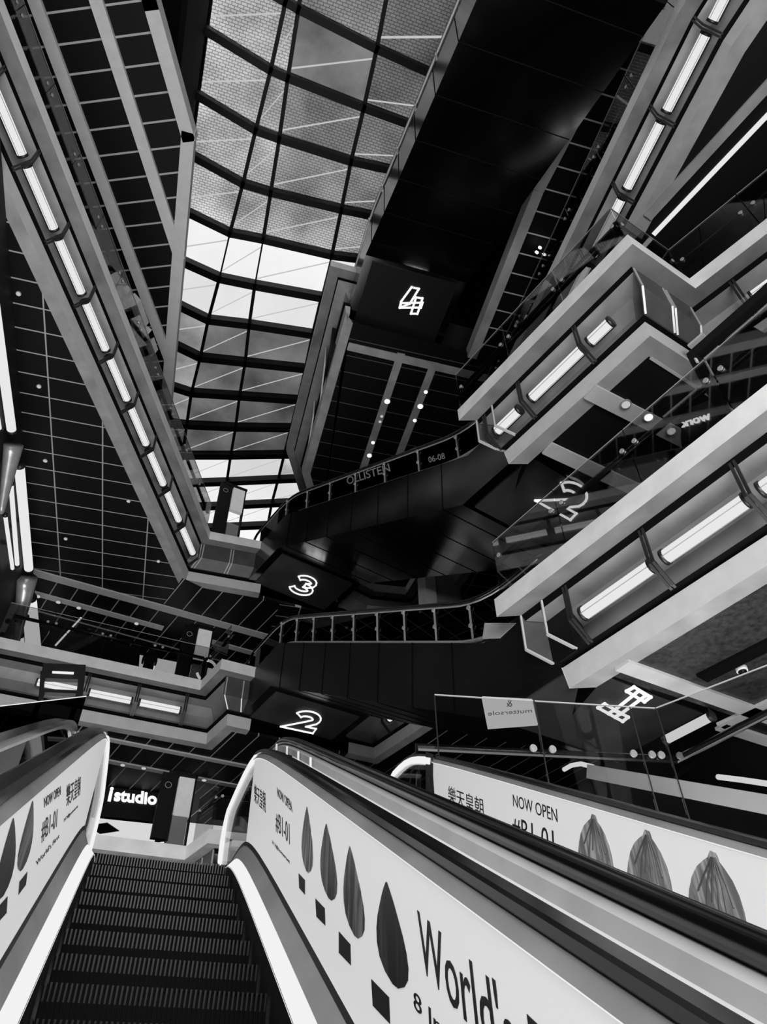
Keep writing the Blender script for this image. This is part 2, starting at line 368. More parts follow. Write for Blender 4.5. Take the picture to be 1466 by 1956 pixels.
plate('floor', [(-5.1, 8.4), (1.0, 8.4), (1.0, 19.3), (-4.6, 19.3)], B1 - 0.12, B1, M['dark'], 'floor of the landing at the head of the escalator')
plate('floor', [(1.05, 9.3), (12, 9.3), (12, 19.3), (1.05, 19.3)], 3.23 - 0.12, 3.23, M['dark'], 'floor of the raised landing at the right')
plate('floor', [(-11, -9), (14, -9), (14, 31), (-11, 31)], -3.0, -2.8, M['grey'], 'lower concourse floor')
# strips and beams under the ceilings
def strip(a, b, z, wid, label, h=0.05, m='trim', nm='trim'):
    ntrim[0] += 1; bm = BM(); a = np.array([a[0], a[1], z - h / 2]); b = np.array([b[0], b[1], z - h / 2]); beam(bm, a, b, wid, h)
    return struct('trim_%d' % ntrim[0], bm, M[m], label)
z3, z2, z1, z4 = L3 - SD, L2 - SD, L1 - SD, L4 - SD
strip((-5.1, 21.31), (3.6, 22.87), z3, 0.34, 'wide pale ceiling strip below the black tiles')
strip((-5.1, 22.45), (-0.5, 23.33), z3, 0.26, 'pale ceiling strip with three downlights')
strip((1.0, 23.62), (6.5, 24.7), z3, 0.26, 'pale ceiling strip right of the second level pylon')
strip((-5.1, 22.75 + 0.7), (3.0, 25.1), z3, 0.04, 'thin pale ceiling joint')
strip((-2.5, 21.90), (7.5, 23.45), z2, 0.20, 'pale ceiling strip nearest the balcony edge over the shop')
strip((-2.5, 23.35), (7.5, 25.05), z2, 0.22, 'pale ceiling strip with small downlights over the shop')
a = np.array([0.407, 0.913])
for p, wd, lb in (((-6.10, 6.30), 0.30, 'leftmost pale sloping beam under the top left ceiling'), ((-4.75, 5.86), 0.31, 'middle pale sloping beam under the top left ceiling')):
    p = np.array(p); q0 = p - a * 9; L_ = (9.9 if wd == 0.30 else 6.4); strip(q0, p + a * (L_), z4, wd, lb, 0.12)
ntrim[0] += 1; bm = BM(); D2 = [np.array(p) for p in D_in]
for i in range(4):
    a_, b_ = D2[i] + np.array([0.0, 0.0]), D2[i + 1]; t = (b_ - a_) / np.linalg.norm(b_ - a_)
    beam(bm, (*(a_ - t * 0.12), z4 + 0.12), (*(b_ + t * 0.12), z4 + 0.12), 0.34, 0.45)
struct('trim_%d' % ntrim[0], bm, M['trim'], 'thick pale edge beam of the top left ceiling beside the skylight')
bm = BM(); ntrim[0] += 1
for i in range(2): beam(bm, (*A_R4[i], z4 + 0.1), (*A_R4[i + 1], z4 + 0.1), 0.3, 0.5)
struct('trim_%d' % ntrim[0], bm, M['under'], 'grey edge beam of the highest gallery right of the large escalator')
strip((3.4, 13.15), (9, 12.95), z4, 0.28, 'dim cross strip behind the fourth level landing', m='under')
strip((5.15, 12.9), (5.62, 21.5), z4, 0.26, 'dim ceiling strip with four downlights', m='under', h=0.04)
strip((6.32, 12.9), (6.72, 21.5), z4, 0.26, 'dim ceiling strip with three downlights', m='under', h=0.04)
strip((6.0, 7.42), (10.5, 8.42), z1, 0.26, 'pale ceiling strip beside the rippled ceiling')
strip((5.98, 7.80), (8.6, 8.35), z2, 0.30, 'pale ceiling strip nearest the glowing figure at the right')
strip((6.1, 6.38), (10.5, 7.28), z2, 0.32, 'pale ceiling strip with three round downlights')
strip((6.75, 5.45), (10, 6.3), z2, 0.05, 'thin pale ceiling joint at the right', 0.02)
strip(at(1338, 716, z2), at(1500, 612, z2), z2, 0.26, 'pale ceiling strip behind the black totem')
strip(at(1400, 742, z2), at(1500, 680, z2), z2, 0.40, 'second pale ceiling strip behind the black totem')
strip((7.7, 6.5), (8.6, 3.4), z2, 0.05, 'thin pale ceiling joint crossing the strip', 0.02)
strip((7.25, 4.9), (10.4, 5.9), z2, 0.30, 'broad pale ceiling strip in the corner of the stepped edge')
strip((7.85, 4.9), (9.0, 0.6), z3, 0.22, 'grey ceiling strip slanting into the top right corner', m='under')
strip((8.20, 5.2), (9.6, 0.2), z3, 0.10, 'glowing linear lamp slot at the top right', m='tube', h=0.03)
strip((7.3, 7.40), (9.6, 1.0), z1, 0.25, 'black strip across the rippled ceiling', m='gap')
strip((8.7, 7.55), (12, 8.3), z1, 0.26, 'pale ceiling strip at the right frame edge')

# ------------------------------------------------------------------ walls
def wallbox(name, c, s, m, label=None):
    bm = BM(); box(bm, c, s); return struct(name, bm, m, label)
bm = BM(); wx = lambda y: -5.55 + 0.0325 * y
poly_slab(bm, [(wx(-9), -9), (wx(31), 31), (wx(31) - 0.2, 31), (wx(-9) - 0.2, -9)], -2.8, z3 - 0.005); struct('wall_left', bm, M['dark'], 'dark panelled wall at the left edge')
wallbox('wall_back', (1.5, 31.1, 12), (27, 0.2, 30), M['dark'], 'dark far wall')
wallbox('wall_right', (14.1, 11, 12), (0.2, 40, 30), M['dark'], 'dark right wall')
wallbox('wall_front', (1.5, -9.1, 12), (27, 0.2, 30), M['dark'], 'dark wall behind the viewer')
wallbox('wall_upper_left', (-11.1, 11, 12), (0.2, 40, 30), M['dark'])
wallbox('wall_outer_left', (-3.05, 11, 24.7), (0.15, 40, 4.6), M['gap'], 'black wall between the top left ceiling and the skylight')
plate('ceiling', [(-11, -9), (-2.9, -9), (-2.9, 31), (-11, 31)], 27.2, 27.3, M['black'])
plate('ceiling', [(6.8, -9), (14, -9), (14, 31), (6.8, 31)], 27.2, 27.3, M['black'])
plate('ceiling', [(-2.9, -9), (6.8, -9), (6.8, 1.2), (-2.9, 1.2)], 27.2, 27.3, M['black'])

# ------------------------------------------------------------------ skylight
ZR = 27.0
z7 = lambda x, y: (360 + x / 2.443, y / 2.443)
z8 = lambda x, y: (320 + x / 3.26, 400 + y / 3.26)
RIBS = [[z7(-60, -560), z7(480, -360), z7(560, -340), z7(960, -190), z7(1400, -20)],
        [z7(30, -230), z7(455, 5), z7(515, 40), z7(880, 225), z7(1330, 430)],
        [z7(60, 125), z7(385, 325), z7(465, 360), z7(820, 500), z7(1230, 650)],
        [z7(40, 440), z7(315, 605), z7(425, 645), z7(760, 750), z7(1130, 830)],
        [z7(20, 725), z7(255, 855), z7(385, 895), z7(715, 975), z7(1060, 1045)],
        [z7(0, 990), z7(195, 1085), z7(350, 1115), z7(670, 1190), z7(980, 1230)],
        [z8(80, 315), z8(325, 425), z8(545, 470), z8(960, 545), z8(1250, 590)],
        [z8(60, 590), z8(255, 685), z8(510, 715), z8(905, 775), z8(1180, 810)],
        [z8(30, 835), z8(205, 920), z8(485, 950), z8(860, 990), z8(1120, 1010)],
        [z8(10, 1095), z8(150, 1140), z8(450, 1160), z8(815, 1185), z8(1060, 1195)],
        [z8(-10, 1325), z8(120, 1340), z8(425, 1355), z8(770, 1360), z8(1010, 1362)],
        [z8(-60, 1530), z8(95, 1530), z8(395, 1530), z8(728, 1525), z8(980, 1520)],
        [z8(-60, 1712), z8(75, 1705), z8(370, 1695), z8(690, 1680), z8(960, 1670)],
        [z8(-60, 1860), z8(60, 1855), z8(345, 1845), z8(650, 1830), z8(930, 1815)],
        [z8(-60, 1990), z8(50, 1985), z8(325, 1978), z8(625, 1965), z8(900, 1950)]]
NODE = [[at(x, y, ZR) for x, y in r] for r in RIBS]
for r in NODE:                              # the panes run on to the black roof on both sides
    for k, j, X in ((4, 3, 7.2), (0, 1, -3.2)):
        d = r[k] - r[j]; r[k] = r[j] + d * ((X - r[j][0]) / d[0])
win = thing('window_1', 'large skylight in black ribs, sky and reflection tones tinted into its panes', 'skylight'); win['kind'] = 'structure'
for i, r in enumerate(NODE):
    bm = BM(); tube_w = 0.30 if i > 5 else 0.24
    for a_, b_ in zip(r[:-1], r[1:]):
        t = (b_ - a_) / np.linalg.norm(b_ - a_); beam(bm, a_ - t * 0.06, b_ + t * 0.06, tube_w, 0.34)
    link('rib', bm, M['ribs'], win)
for k in (1, 2, 3):
    bm = BM()
    for i in range(len(NODE) - 1): beam(bm, NODE[i][k], NODE[i + 1][k], 0.13 if i != 5 else 0.06, 0.16)
    link('glazing_bar', bm, M['ribs'], win)
SKY_TONE = [(.70, .66, .48, .4), (.70, .66, .46, .42), (.66, .56, .48, .42), (.70, .62, .56, .48), (.72, .70, .62, .6), (.97, .98, .98, .95), (.9, .93, .92, .8), (.62, .42, .42, .5),  # per-pane tints carry sky brightness and interior reflections
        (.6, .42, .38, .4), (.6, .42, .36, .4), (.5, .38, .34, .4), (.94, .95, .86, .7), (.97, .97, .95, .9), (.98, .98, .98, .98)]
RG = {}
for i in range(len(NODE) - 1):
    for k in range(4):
        v = SKY_TONE[i][k]; br = i < 5 and not (i in (1,) and k == 2)
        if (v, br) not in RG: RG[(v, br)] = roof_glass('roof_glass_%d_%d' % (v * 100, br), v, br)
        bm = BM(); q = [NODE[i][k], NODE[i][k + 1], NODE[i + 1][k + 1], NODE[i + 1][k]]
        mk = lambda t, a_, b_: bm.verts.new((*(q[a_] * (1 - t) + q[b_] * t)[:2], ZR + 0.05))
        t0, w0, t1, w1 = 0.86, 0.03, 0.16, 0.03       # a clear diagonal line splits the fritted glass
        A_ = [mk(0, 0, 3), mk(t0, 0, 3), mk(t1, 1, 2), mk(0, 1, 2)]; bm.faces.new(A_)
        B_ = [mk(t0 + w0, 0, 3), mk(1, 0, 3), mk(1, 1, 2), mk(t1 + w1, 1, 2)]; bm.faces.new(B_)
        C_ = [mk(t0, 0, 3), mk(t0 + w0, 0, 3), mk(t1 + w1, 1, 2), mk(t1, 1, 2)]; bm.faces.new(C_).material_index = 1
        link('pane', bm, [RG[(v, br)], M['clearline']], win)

# ------------------------------------------------------------------ tube lights in the coves
def tube_light_parts(a, b, L, r, root, m):
    """a,b : plan direction unit (along), inward unit; local frame at the middle of the tube"""
    al, inn = a, b
    P = lambda s, u, h: np.array([al[0] * s + inn[0] * u, al[1] * s + inn[1] * u, h])
    bm = BM(); tube(bm, [P(-L / 2, 0, 0), P(L / 2, 0, 0)], r, 14); link('tube', bm, m, root, True)
    for e in (-1, 1):
        bm = BM(); tube(bm, [P(e * L / 2, 0, 0), P(e * (L / 2 + 0.05), 0, 0)], r + 0.022, 14); link('end_cap', bm, M['frame'], root, True)
    bm = BM()
    for o_ in (0.03, -0.03):
        pr = [(-0.16, 0.52), (-0.18, -0.10), (0.10, -0.37), (0.14, -0.40)]
        for q0, q1 in zip(pr[:-1], pr[1:]): beam(bm, P(-L / 2 - 0.14 + o_, *q0), P(-L / 2 - 0.14 + o_, *q1), 0.024, 0.04, up=(al[0], al[1], 0.01))
    link('bracket', bm, M['frame'], root)
    bm = BM(); beam(bm, P(-L / 2, 0.13, 0.02), P(L / 2, 0.13, 0.02), 0.03, 0.05); link('mount', bm, M['frame'], root)
    for u_, h_ in ((-r * 0.95, -r * 0.42), (r * 0.35, -r * 1.02)):
        bm = BM(); tube(bm, [P(-L / 2, u_, h_), P(L / 2, u_, h_)], 0.006, 5); link('guard_wire', bm, M['grey'], root)
proto_tube = {}
ORD = ['first', 'second', 'third', 'fourth', 'fifth', 'sixth', 'seventh', 'eighth', 'ninth', 'tenth']
def cove(A, B, z, side, s0, pitch, n, L, where, group, m=None, r=0.10):
    A, B = np.array(A[:2], float), np.array(B[:2], float); d = (B - A) / np.linalg.norm(B - A); inn = np.array([d[1], -d[0]]) * side; pr = None
    for i in range(n):
        s = s0 + pitch * i; p = A + d * s + inn * 0.49; lb = '%s tube light from %s' % (ORD[i].capitalize(), where)
        if pr is None:
            t = thing('tube_light', lb, 'tube light', group); tube_light_parts(d, inn, L, r, t, m or M['tube']); pr = t
        else:
            t = pr.copy(); C.objects.link(t); t['label'] = lb
            for ch in pr.children:
                c = ch.copy(); C.objects.link(c); c.parent = t
        t.location = (p[0], p[1], z - 0.84)
cove(P_L3[1], P_L3[0], L3, 1, 0.62, 1.62, 10, 1.36, 'the inner corner in the long upper left balcony cove', 'tube lights in the upper left cove')
cove(P_R1[1], P_R1[0], L1, -1, 1.32 + 0.62, 1.515, 5, 1.25, 'the escalator end in the large right balcony cove', 'tube lights in the large right cove')
t_ = P_R2
cove(t_[3], t_[2], L2, -1, 0.85, 1.10, 1, 0.62, 'the left tip, a short stub, in the middle right cove', 'tube lights in the middle right cove')
cove(t_[3], t_[2], L2, -1, 1.48 + 0.72, 1.54, 1, 1.30, 'the left tip, full length, in the middle right cove', 'tube lights in the middle right cove')
cove(t_[3], t_[2], L2, -1, 3.30, 1.54, 1, 0.45, 'the stepped corner, a short stub, in the middle right cove', 'tube lights in the middle right cove')
cove(t_[1], t_[0], L2, -1, 1.35, 1.62, 3, 1.42, 'the notch in the recessed right balcony cove', 'tube lights in the recessed right cove')
cove((7.30 - 0.0, 12.5), P_R3[1], L3, -1, 2.75 + 0.8, 1.64, 6, 1.38, 'the lower end in the top right balcony cove', 'tube lights in the top right cove')
cove(P_L2[1], P_L2[0], L2, 1, 1.02, 1.46, 3, 1.18, 'the right end in the second level gallery cove', 'tube lights in the second level cove')
cove(P_L2R[1], P_L2R[2], L2, -1, 1.0, 1.4, 2, 0.95, 'the far corner in the cove right of the glowing 2', 'tube lights beside the lower escalator')

# ------------------------------------------------------------------ overhead escalators
def crossing(name, label, Cu, Kl, zl, zu, W, ldown, lup, post_side, nposts=9, tm='truss', mm='matt', track=('steel', 0.022)):
    """escalator pair in a black truss: Cu = upper knee (plan), Kl = lower knee"""
    Cu, Kl = np.array(Cu, float), np.array(Kl, float); d = (Kl - Cu) / np.linalg.norm(Kl - Cu); sd = np.array([-d[1], d[0]])
    run = np.linalg.norm(Kl - Cu); T = lambda s, w, z: np.array([Cu[0] + d[0] * s + sd[0] * w, Cu[1] + d[1] * s + sd[1] * w, z])
    root = thing(name, label, 'escalator', None)
    H = 1.25
    prof_s = [(-lup, zu), (0.35, zu), (run + 0.35, zl), (run + ldown, zl), (run + ldown, zl - H), (run, zl - H), (0, zu - H), (-lup, zu - H)]
    bm = BM()
    a_ = [bm.verts.new(tuple(T(s, -W / 2, z))) for s, z in prof_s]; b_ = [bm.verts.new(tuple(T(s, W / 2, z))) for s, z in prof_s]; n = len(prof_s)
    bm.faces.new(a_); bm.faces.new(b_[::-1])
    for i in range(n): bm.faces.new((a_[i], a_[(i + 1) % n], b_[(i + 1) % n], b_[i]))
    link('truss', bm, M[tm], root)
    for s0, s1, z in ((-lup + 0.25, -0.12, zu - H), (run + 0.12, run + ldown - 0.25, zl - H)):
        bm = BM(); c_ = T((s0 + s1) / 2, 0, z - 0.02); beam(bm, T(s0, 0, z - 0.02), T(s1, 0, z - 0.02), W - 0.5, 0.03); link('underside_panel', bm, M[mm], root)
    # cladding joints
    bm = BM()
    for k in range(7):
        s = run * (k + 0.5) / 7; z = zu + (zl - zu) * s / run - H
        beam(bm, T(s, -W / 2 - 0.004, z - 0.004), T(s, W / 2 + 0.004, z - 0.004), 0.02, 0.014)
        for e in (-1, 1): beam(bm, T(s, e * (W / 2 + 0.004), z), T(s + 0.1, e * (W / 2 + 0.004), z + H + 0.15), 0.014, 0.014)
    link('cladding_joint', bm, M['gap'], root)
    zt = lambda s: zu if s < 0.35 else (zl if s > run + 0.35 else zu + (zl - zu) * (s - 0.35) / run)
    def path(dz, w, s0, s1, n_=40):
        out = []
        for i in range(n_ + 1):
            s = s0 + (s1 - s0) * i / n_; z = sum(zt(s + q) for q in (-0.7, -0.35, 0, 0.35, 0.7)) / 5; out.append(T(s, w, z + dz))
        return out
    for e in (-1, 1):
        w = e * (W / 2 - 0.10)
        bm = BM(); pt = path(0.03, w, -lup + 0.2, run + ldown - 0.4)
        tube(bm, pt, 0.05, 6); link('skirt_rail', bm, M['steel'], root, True)
        bm = BM(); lo = path(0.06, w, -lup + 0.5, run + ldown - 0.6); hi = path(0.88, w, -lup + 0.5, run + ldown - 0.6)
        for i in range(len(lo) - 1):
            q = [lo[i], lo[i + 1], hi[i + 1], hi[i]]; o_ = sd * 0.006
            hexa(bm, [q[0] - (*o_, 0), q[1] - (*o_, 0), q[1] + (*o_, 0), q[0] + (*o_, 0), q[3] - (*o_, 0), q[2] - (*o_, 0), q[2] + (*o_, 0), q[3] + (*o_, 0)])
        link('glass_panel', bm, M['kglass'], root)
        hr = path(0.94, w, -lup + 0.35, run + ldown - 0.45)
        e0 = hr[0]; e1 = hr[-1]; dn = np.array([-d[0], -d[1], 0]); up3 = np.array([0, 0, 1.])
        A0 = [e0 + dn * 0.42 * math.sin(t) - up3 * 0.42 * (1 - math.cos(t)) for t in [math.pi * k / 8 for k in range(8, 0, -1)]]
        A1 = [e1 - dn * 0.42 * math.sin(t) - up3 * 0.42 * (1 - math.cos(t)) for t in [math.pi * k / 8 for k in range(1, 9)]]
        bm = BM(); tube(bm, A0 + hr + A1, 0.045, 8); link('handrail', bm, M['rubber'], root, True)
        bm = BM(); tube(bm, [p - up3 * 0.075 for p in hr], track[1], 6); link('handrail_track', bm, M[track[0]], root, True)
        if e == post_side or post_side == 0:
            for k in range(nposts):
                s = 0.2 + (run - 0.2) * k / (nposts - 1)
                bm = BM(); z = zt(s); p = T(s, w + e * 0.03, z); beam(bm, p + up3 * 0.05, p + up3 * 0.84, 0.035, 0.02, up=(d[0], d[1], 0.01))
                for q in (0.40, 0.80): cyl(bm, p + up3 * q + np.array([*(sd * e), 0]) * 0.02, (*sd, 0), 0.045, 0.03, 10)
                link('post', bm, M['steel'], root)
    return root, T
e12, T12 = crossing('escalator', 'black escalator below the glowing 3, with pale posts along its dark glass', (4.42, 18.87), (6.62, 10.48), L1, L2, 3.3, 2.3, 2.1, -1, tm='truss_dark')
e23, T23 = crossing('escalator', 'glossy black escalator rising past the hanging spotlights, above the one with pale posts', (4.15, 18.85), (6.80, 10.60), L2, L3, 3.3, 2.1, 2.2, -1, 7)
e34, T34 = crossing('escalator', 'huge black escalator underside climbing beside the skylight to the glowing 4', (4.72, 10.15), (4.56, 1.49), L3, L4, 3.25, 2.6, 3.2, 0, 7, mm='black', track=('white', 0.045))

# ------------------------------------------------------------------ glowing level numbers (outlined tubes)
def corners(z, bl, br, tl):
    a, b, c = at(*bl, z), at(*br, z), at(*tl, z); return a, b - a, c - a
DZ = 0.07
def numeral_font(s, z, bl, br, tl, label, rad=0.022):
    P0, U, V = corners(z - DZ, bl, br, tl)
    o = text_mesh('level_number', s, P0, U, V, M['neon'], outline=rad, bold=0.0); tag(o, label, 'sign'); return o
def numeral_fig(loops, z, bl, br, tl, label, r=0.026):
    P0, U, V = corners(z - DZ, bl, br, tl); bm = BM(); outline_fig(bm, loops, P0, U, V, r)
    o = link('level_number', bm, M['neon']); tag(o, label, 'sign'); return o
def arc_(cx, cy, rx, ry, a0, a1, n=12): return [(cx + rx * math.cos(math.radians(a0 + (a1 - a0) * t / n)), cy + ry * math.sin(math.radians(a0 + (a1 - a0) * t / n))) for t in range(n + 1)]
def ribbon(c, h): return [tuple(q) for q in offs(c, h, 1)] + [tuple(q) for q in offs(c, h, -1)][::-1]
TWO = [ribbon(arc_(.48, .66, .34, .24, 160, -22, 12) + [(.62, .42), (.22, .13), (1.0, .13)], .13)]
THREE = [ribbon(arc_(.46, .72, .36, .20, 165, -80, 12), .11), ribbon(arc_(.46, .30, .42, .22, 85, -165, 14), .11)]
numeral_fig(TWO, L2 - 1.25, (546, 1390), (598, 1401), (569, 1355), 'glowing outlined 2 under the lower left landing', 0.026)
numeral_fig(THREE, L3 - 1.25, (551, 1127), (590, 1141), (573, 1096), 'glowing outlined 3 under the left landing', 0.028)
numeral_fig(TWO, L2 - 1.25, (1034, 962), (1090, 993), (1078, 912), 'glowing outlined 2 seen through the railing at the right', 0.028)
numeral_fig([[(0.0, .13), (.02, .38), (.38, 1.0), (.72, 1.0), (.43, .37)], [(0.0, .13), (.04, .32), (1, .52), (.97, .32)], [(.56, 0), (.86, .05), (.96, .68), (.66, .66)]], L4 - 1.25, (763, 594), (803, 603), (771, 545), 'glowing outlined 4 under the highest landing', 0.035)
numeral_fig([[(0, 0.0), (0.30, 0), (0.30, 1), (0, 1)], [(-.35, .35), (.75, .35), (.75, .60), (-.35, .60)], [(0.3, 1.0), (0.3, 0.6), (0.6, 1.0), (0.9, 1.0)]], L4 - 1.63, (986, 636), (1004, 640), (1000, 602), 'half hidden glowing figure beside the balcony edge at the right', 0.03)
q1 = [(1143, 1352), (1190, 1378), (1213, 1313)]
numeral_fig([[(.42, .16), (.68, .16), (.50, .98), (.20, .98)], [(0.0, 0.0), (1.0, 0.0), (.95, .19), (0.0, .19)], [(-.02, .80), (.70, .80), (.65, 1.0), (-.02, 1.0)], [(.42, 0.0), (.68, 0.0), (.67, .19), (.40, .19)]], L1 - 1.25, *q1, 'glowing outlined 1 under the right landing', 0.026)

# ------------------------------------------------------------------ glass railings
def railing(pts, z, side, label, pane=1.5, u=0.15, top=1.33, bar=0.97, m='sglass', group='glass railings along the galleries', bars='rubber', r=0.055, bottom=0.02):
    root = thing('glass_railing', label, 'railing', group); P = offs(pts, u, side)
    for i in range(len(P) - 1):
        a_, b_ = np.array(P[i]), np.array(P[i + 1]); Ln = np.linalg.norm(b_ - a_); d = (b_ - a_) / Ln; inn = np.array([d[1], -d[0]]) * side
        k = max(1, round(Ln / pane)); st = Ln / k
        for j in range(k):
            s0, s1 = a_ + d * (st * j + 0.01), a_ + d * (st * (j + 1) - 0.01); mid = (s0 + s1) / 2
            bm = BM(); beam(bm, (*s0, z + (top + bottom) / 2), (*s1, z + (top + bottom) / 2), 0.014, top - bottom); link('glass_pane', bm, M[m], root)
            bm = BM(); beam(bm, (*s0, z + top + 0.006), (*s1, z + top + 0.006), 0.016, 0.012); link('glass_edge', bm, M['alu'], root)
        bm = BM(); q = inn * 0.09; tube(bm, [(*(a_ + q), z + bar), (*(b_ + q), z + bar)], r, 10); link('handrail', bm, M[bars], root, True)
        for j in range(k + 1):
            for e in (-0.12, 0.12):
                if 0 < j < k or (j == 0 and e > 0) or (j == k and e < 0):
                    bm = BM(); p = a_ + d * (st * j + e); cyl(bm, (*(p - inn * 0.012), z + bar), (*inn, 0), 0.04, 0.02, 12); tube(bm, [(*p, z + bar), (*(p + inn * 0.09), z + bar)], 0.012, 6); link('clamp', bm, M['steel'], root)
    return root
railing([P_L3[1], ext(P_L3[1], P_L3[0], -1.0)], L3, 1, 'glass railing on top of the long upper left balcony edge')
railing(P_L2[:3], L2, -1, 'glass railing on the second level gallery, passing the person and the pylon')
railing([P_R1[1], ext(P_R1[1], P_R1[0], -1.0)], L1, -1, 'glass railing on the large right balcony edge, in front of the glowing 2', m='glass')
railing(P_R2[::-1], L2, -1, 'glass railing on the stepped middle right balcony edge', bar=0.78, r=0.085, u=0.08)
railing([P_R3[2], P_R3[1], P_R3[0]], L3, -1, 'glass railing on the top right balcony edge beside the large escalator')
railing(P_L1[1:], L1, -1, 'short glass railing behind the escalator newel, at the lower landing', m='glass')
# tall glass screen on the lower landing
scr = [(2.54 * 1.37, 6.02 * 1.37), (3.55 * 1.37, 5.85 * 1.37), (4.54 * 1.37, 5.68 * 1.37), (4.82 * 1.37, 5.63 * 1.37), (7.4, 6.3)]
root = thing('glass_screen', 'tall frameless glass screen with a black bar behind the rightmost handrail', 'screen')
for i in range(4):
    bm = BM(); a_, b_ = scr[i], scr[i + 1]; d = np.array(b_) - a_; d /= np.linalg.norm(d); a_ = np.array(a_) + d * 0.01; b_ = np.array(b_) - d * 0.01
    beam(bm, (*a_, 3.7), (*b_, 3.7), 0.016, 2.9); link('glass_pane', bm, M['glass'], root)
    bm = BM(); beam(bm, (*a_, 5.156), (*b_, 5.156), 0.018, 0.014); link('glass_edge', bm, M['alu'], root)
    bm = BM(); tube(bm, [(*a_, 2.26), (*a_, 5.15)], 0.010, 6); link('pane_joint', bm, M['frame'], root)
bm = BM(); tube(bm, [(3.26, 8.42, 3.24), (3.26, 8.42, 4.45), (4.93 * 1.37, 5.61 * 1.37 + .1, 4.45), (7.4, 6.4, 4.6)], 0.055, 10); link('bar', bm, M['rubber'], root)
for a_, b_ in zip(scr[1:4], scr[:3]):
    for e in (-0.13, 0.13):
        d = np.array(b_) - a_; d /= np.linalg.norm(d); p = np.array(a_) + d * e; bm = BM(); cyl(bm, (p[0], p[1] - 0.02, 4.45), (0, 1, 0), 0.05, 0.03, 14); link('clamp', bm, M['steel'], root)

# ------------------------------------------------------------------ foreground escalators
Y0 = (B1 + 1.4535) / 0.5751
TOP = B1
def stepz(y):                                  # nosing line with a soft knee at the landing
    a_ = -1.4535 + 0.5751 * y; k = 0.25; d_ = a_ - TOP
    return TOP + min(d_, 0) - (k * math.exp(-abs(d_) / k) * 0.45)
YS = [-3.2 + 0.4 * i for i in range(23)] + [5.8 + 0.12 * i for i in range(30)]
def sweep(name, prof, root, m, y0=-3.2, y1=7.9, dx=0.0, dv=0.0, mirror=False, x_mid=0.0):
    """prof: (x, v) cross-section polygon, v = height above the nosing line"""
    bm = BM(); ys = [y for y in YS if y0 <= y <= y1]; ys = sorted(set([y0] + ys + [y1])); rings = []
    for y in ys:
        z = stepz(y); rings.append([bm.verts.new(((2 * x_mid - (x + dx)) if mirror else (x + dx), y, z + v + dv)) for x, v in prof])
    n = len(prof)
    for i in range(len(rings) - 1):
        for k in range(n): bm.faces.new((rings[i][k], rings[i][(k + 1) % n], rings[i + 1][(k + 1) % n], rings[i + 1][k]))
    bm.faces.new(rings[0]); bm.faces.new(rings[-1][::-1]); return link(name, bm, m, root)
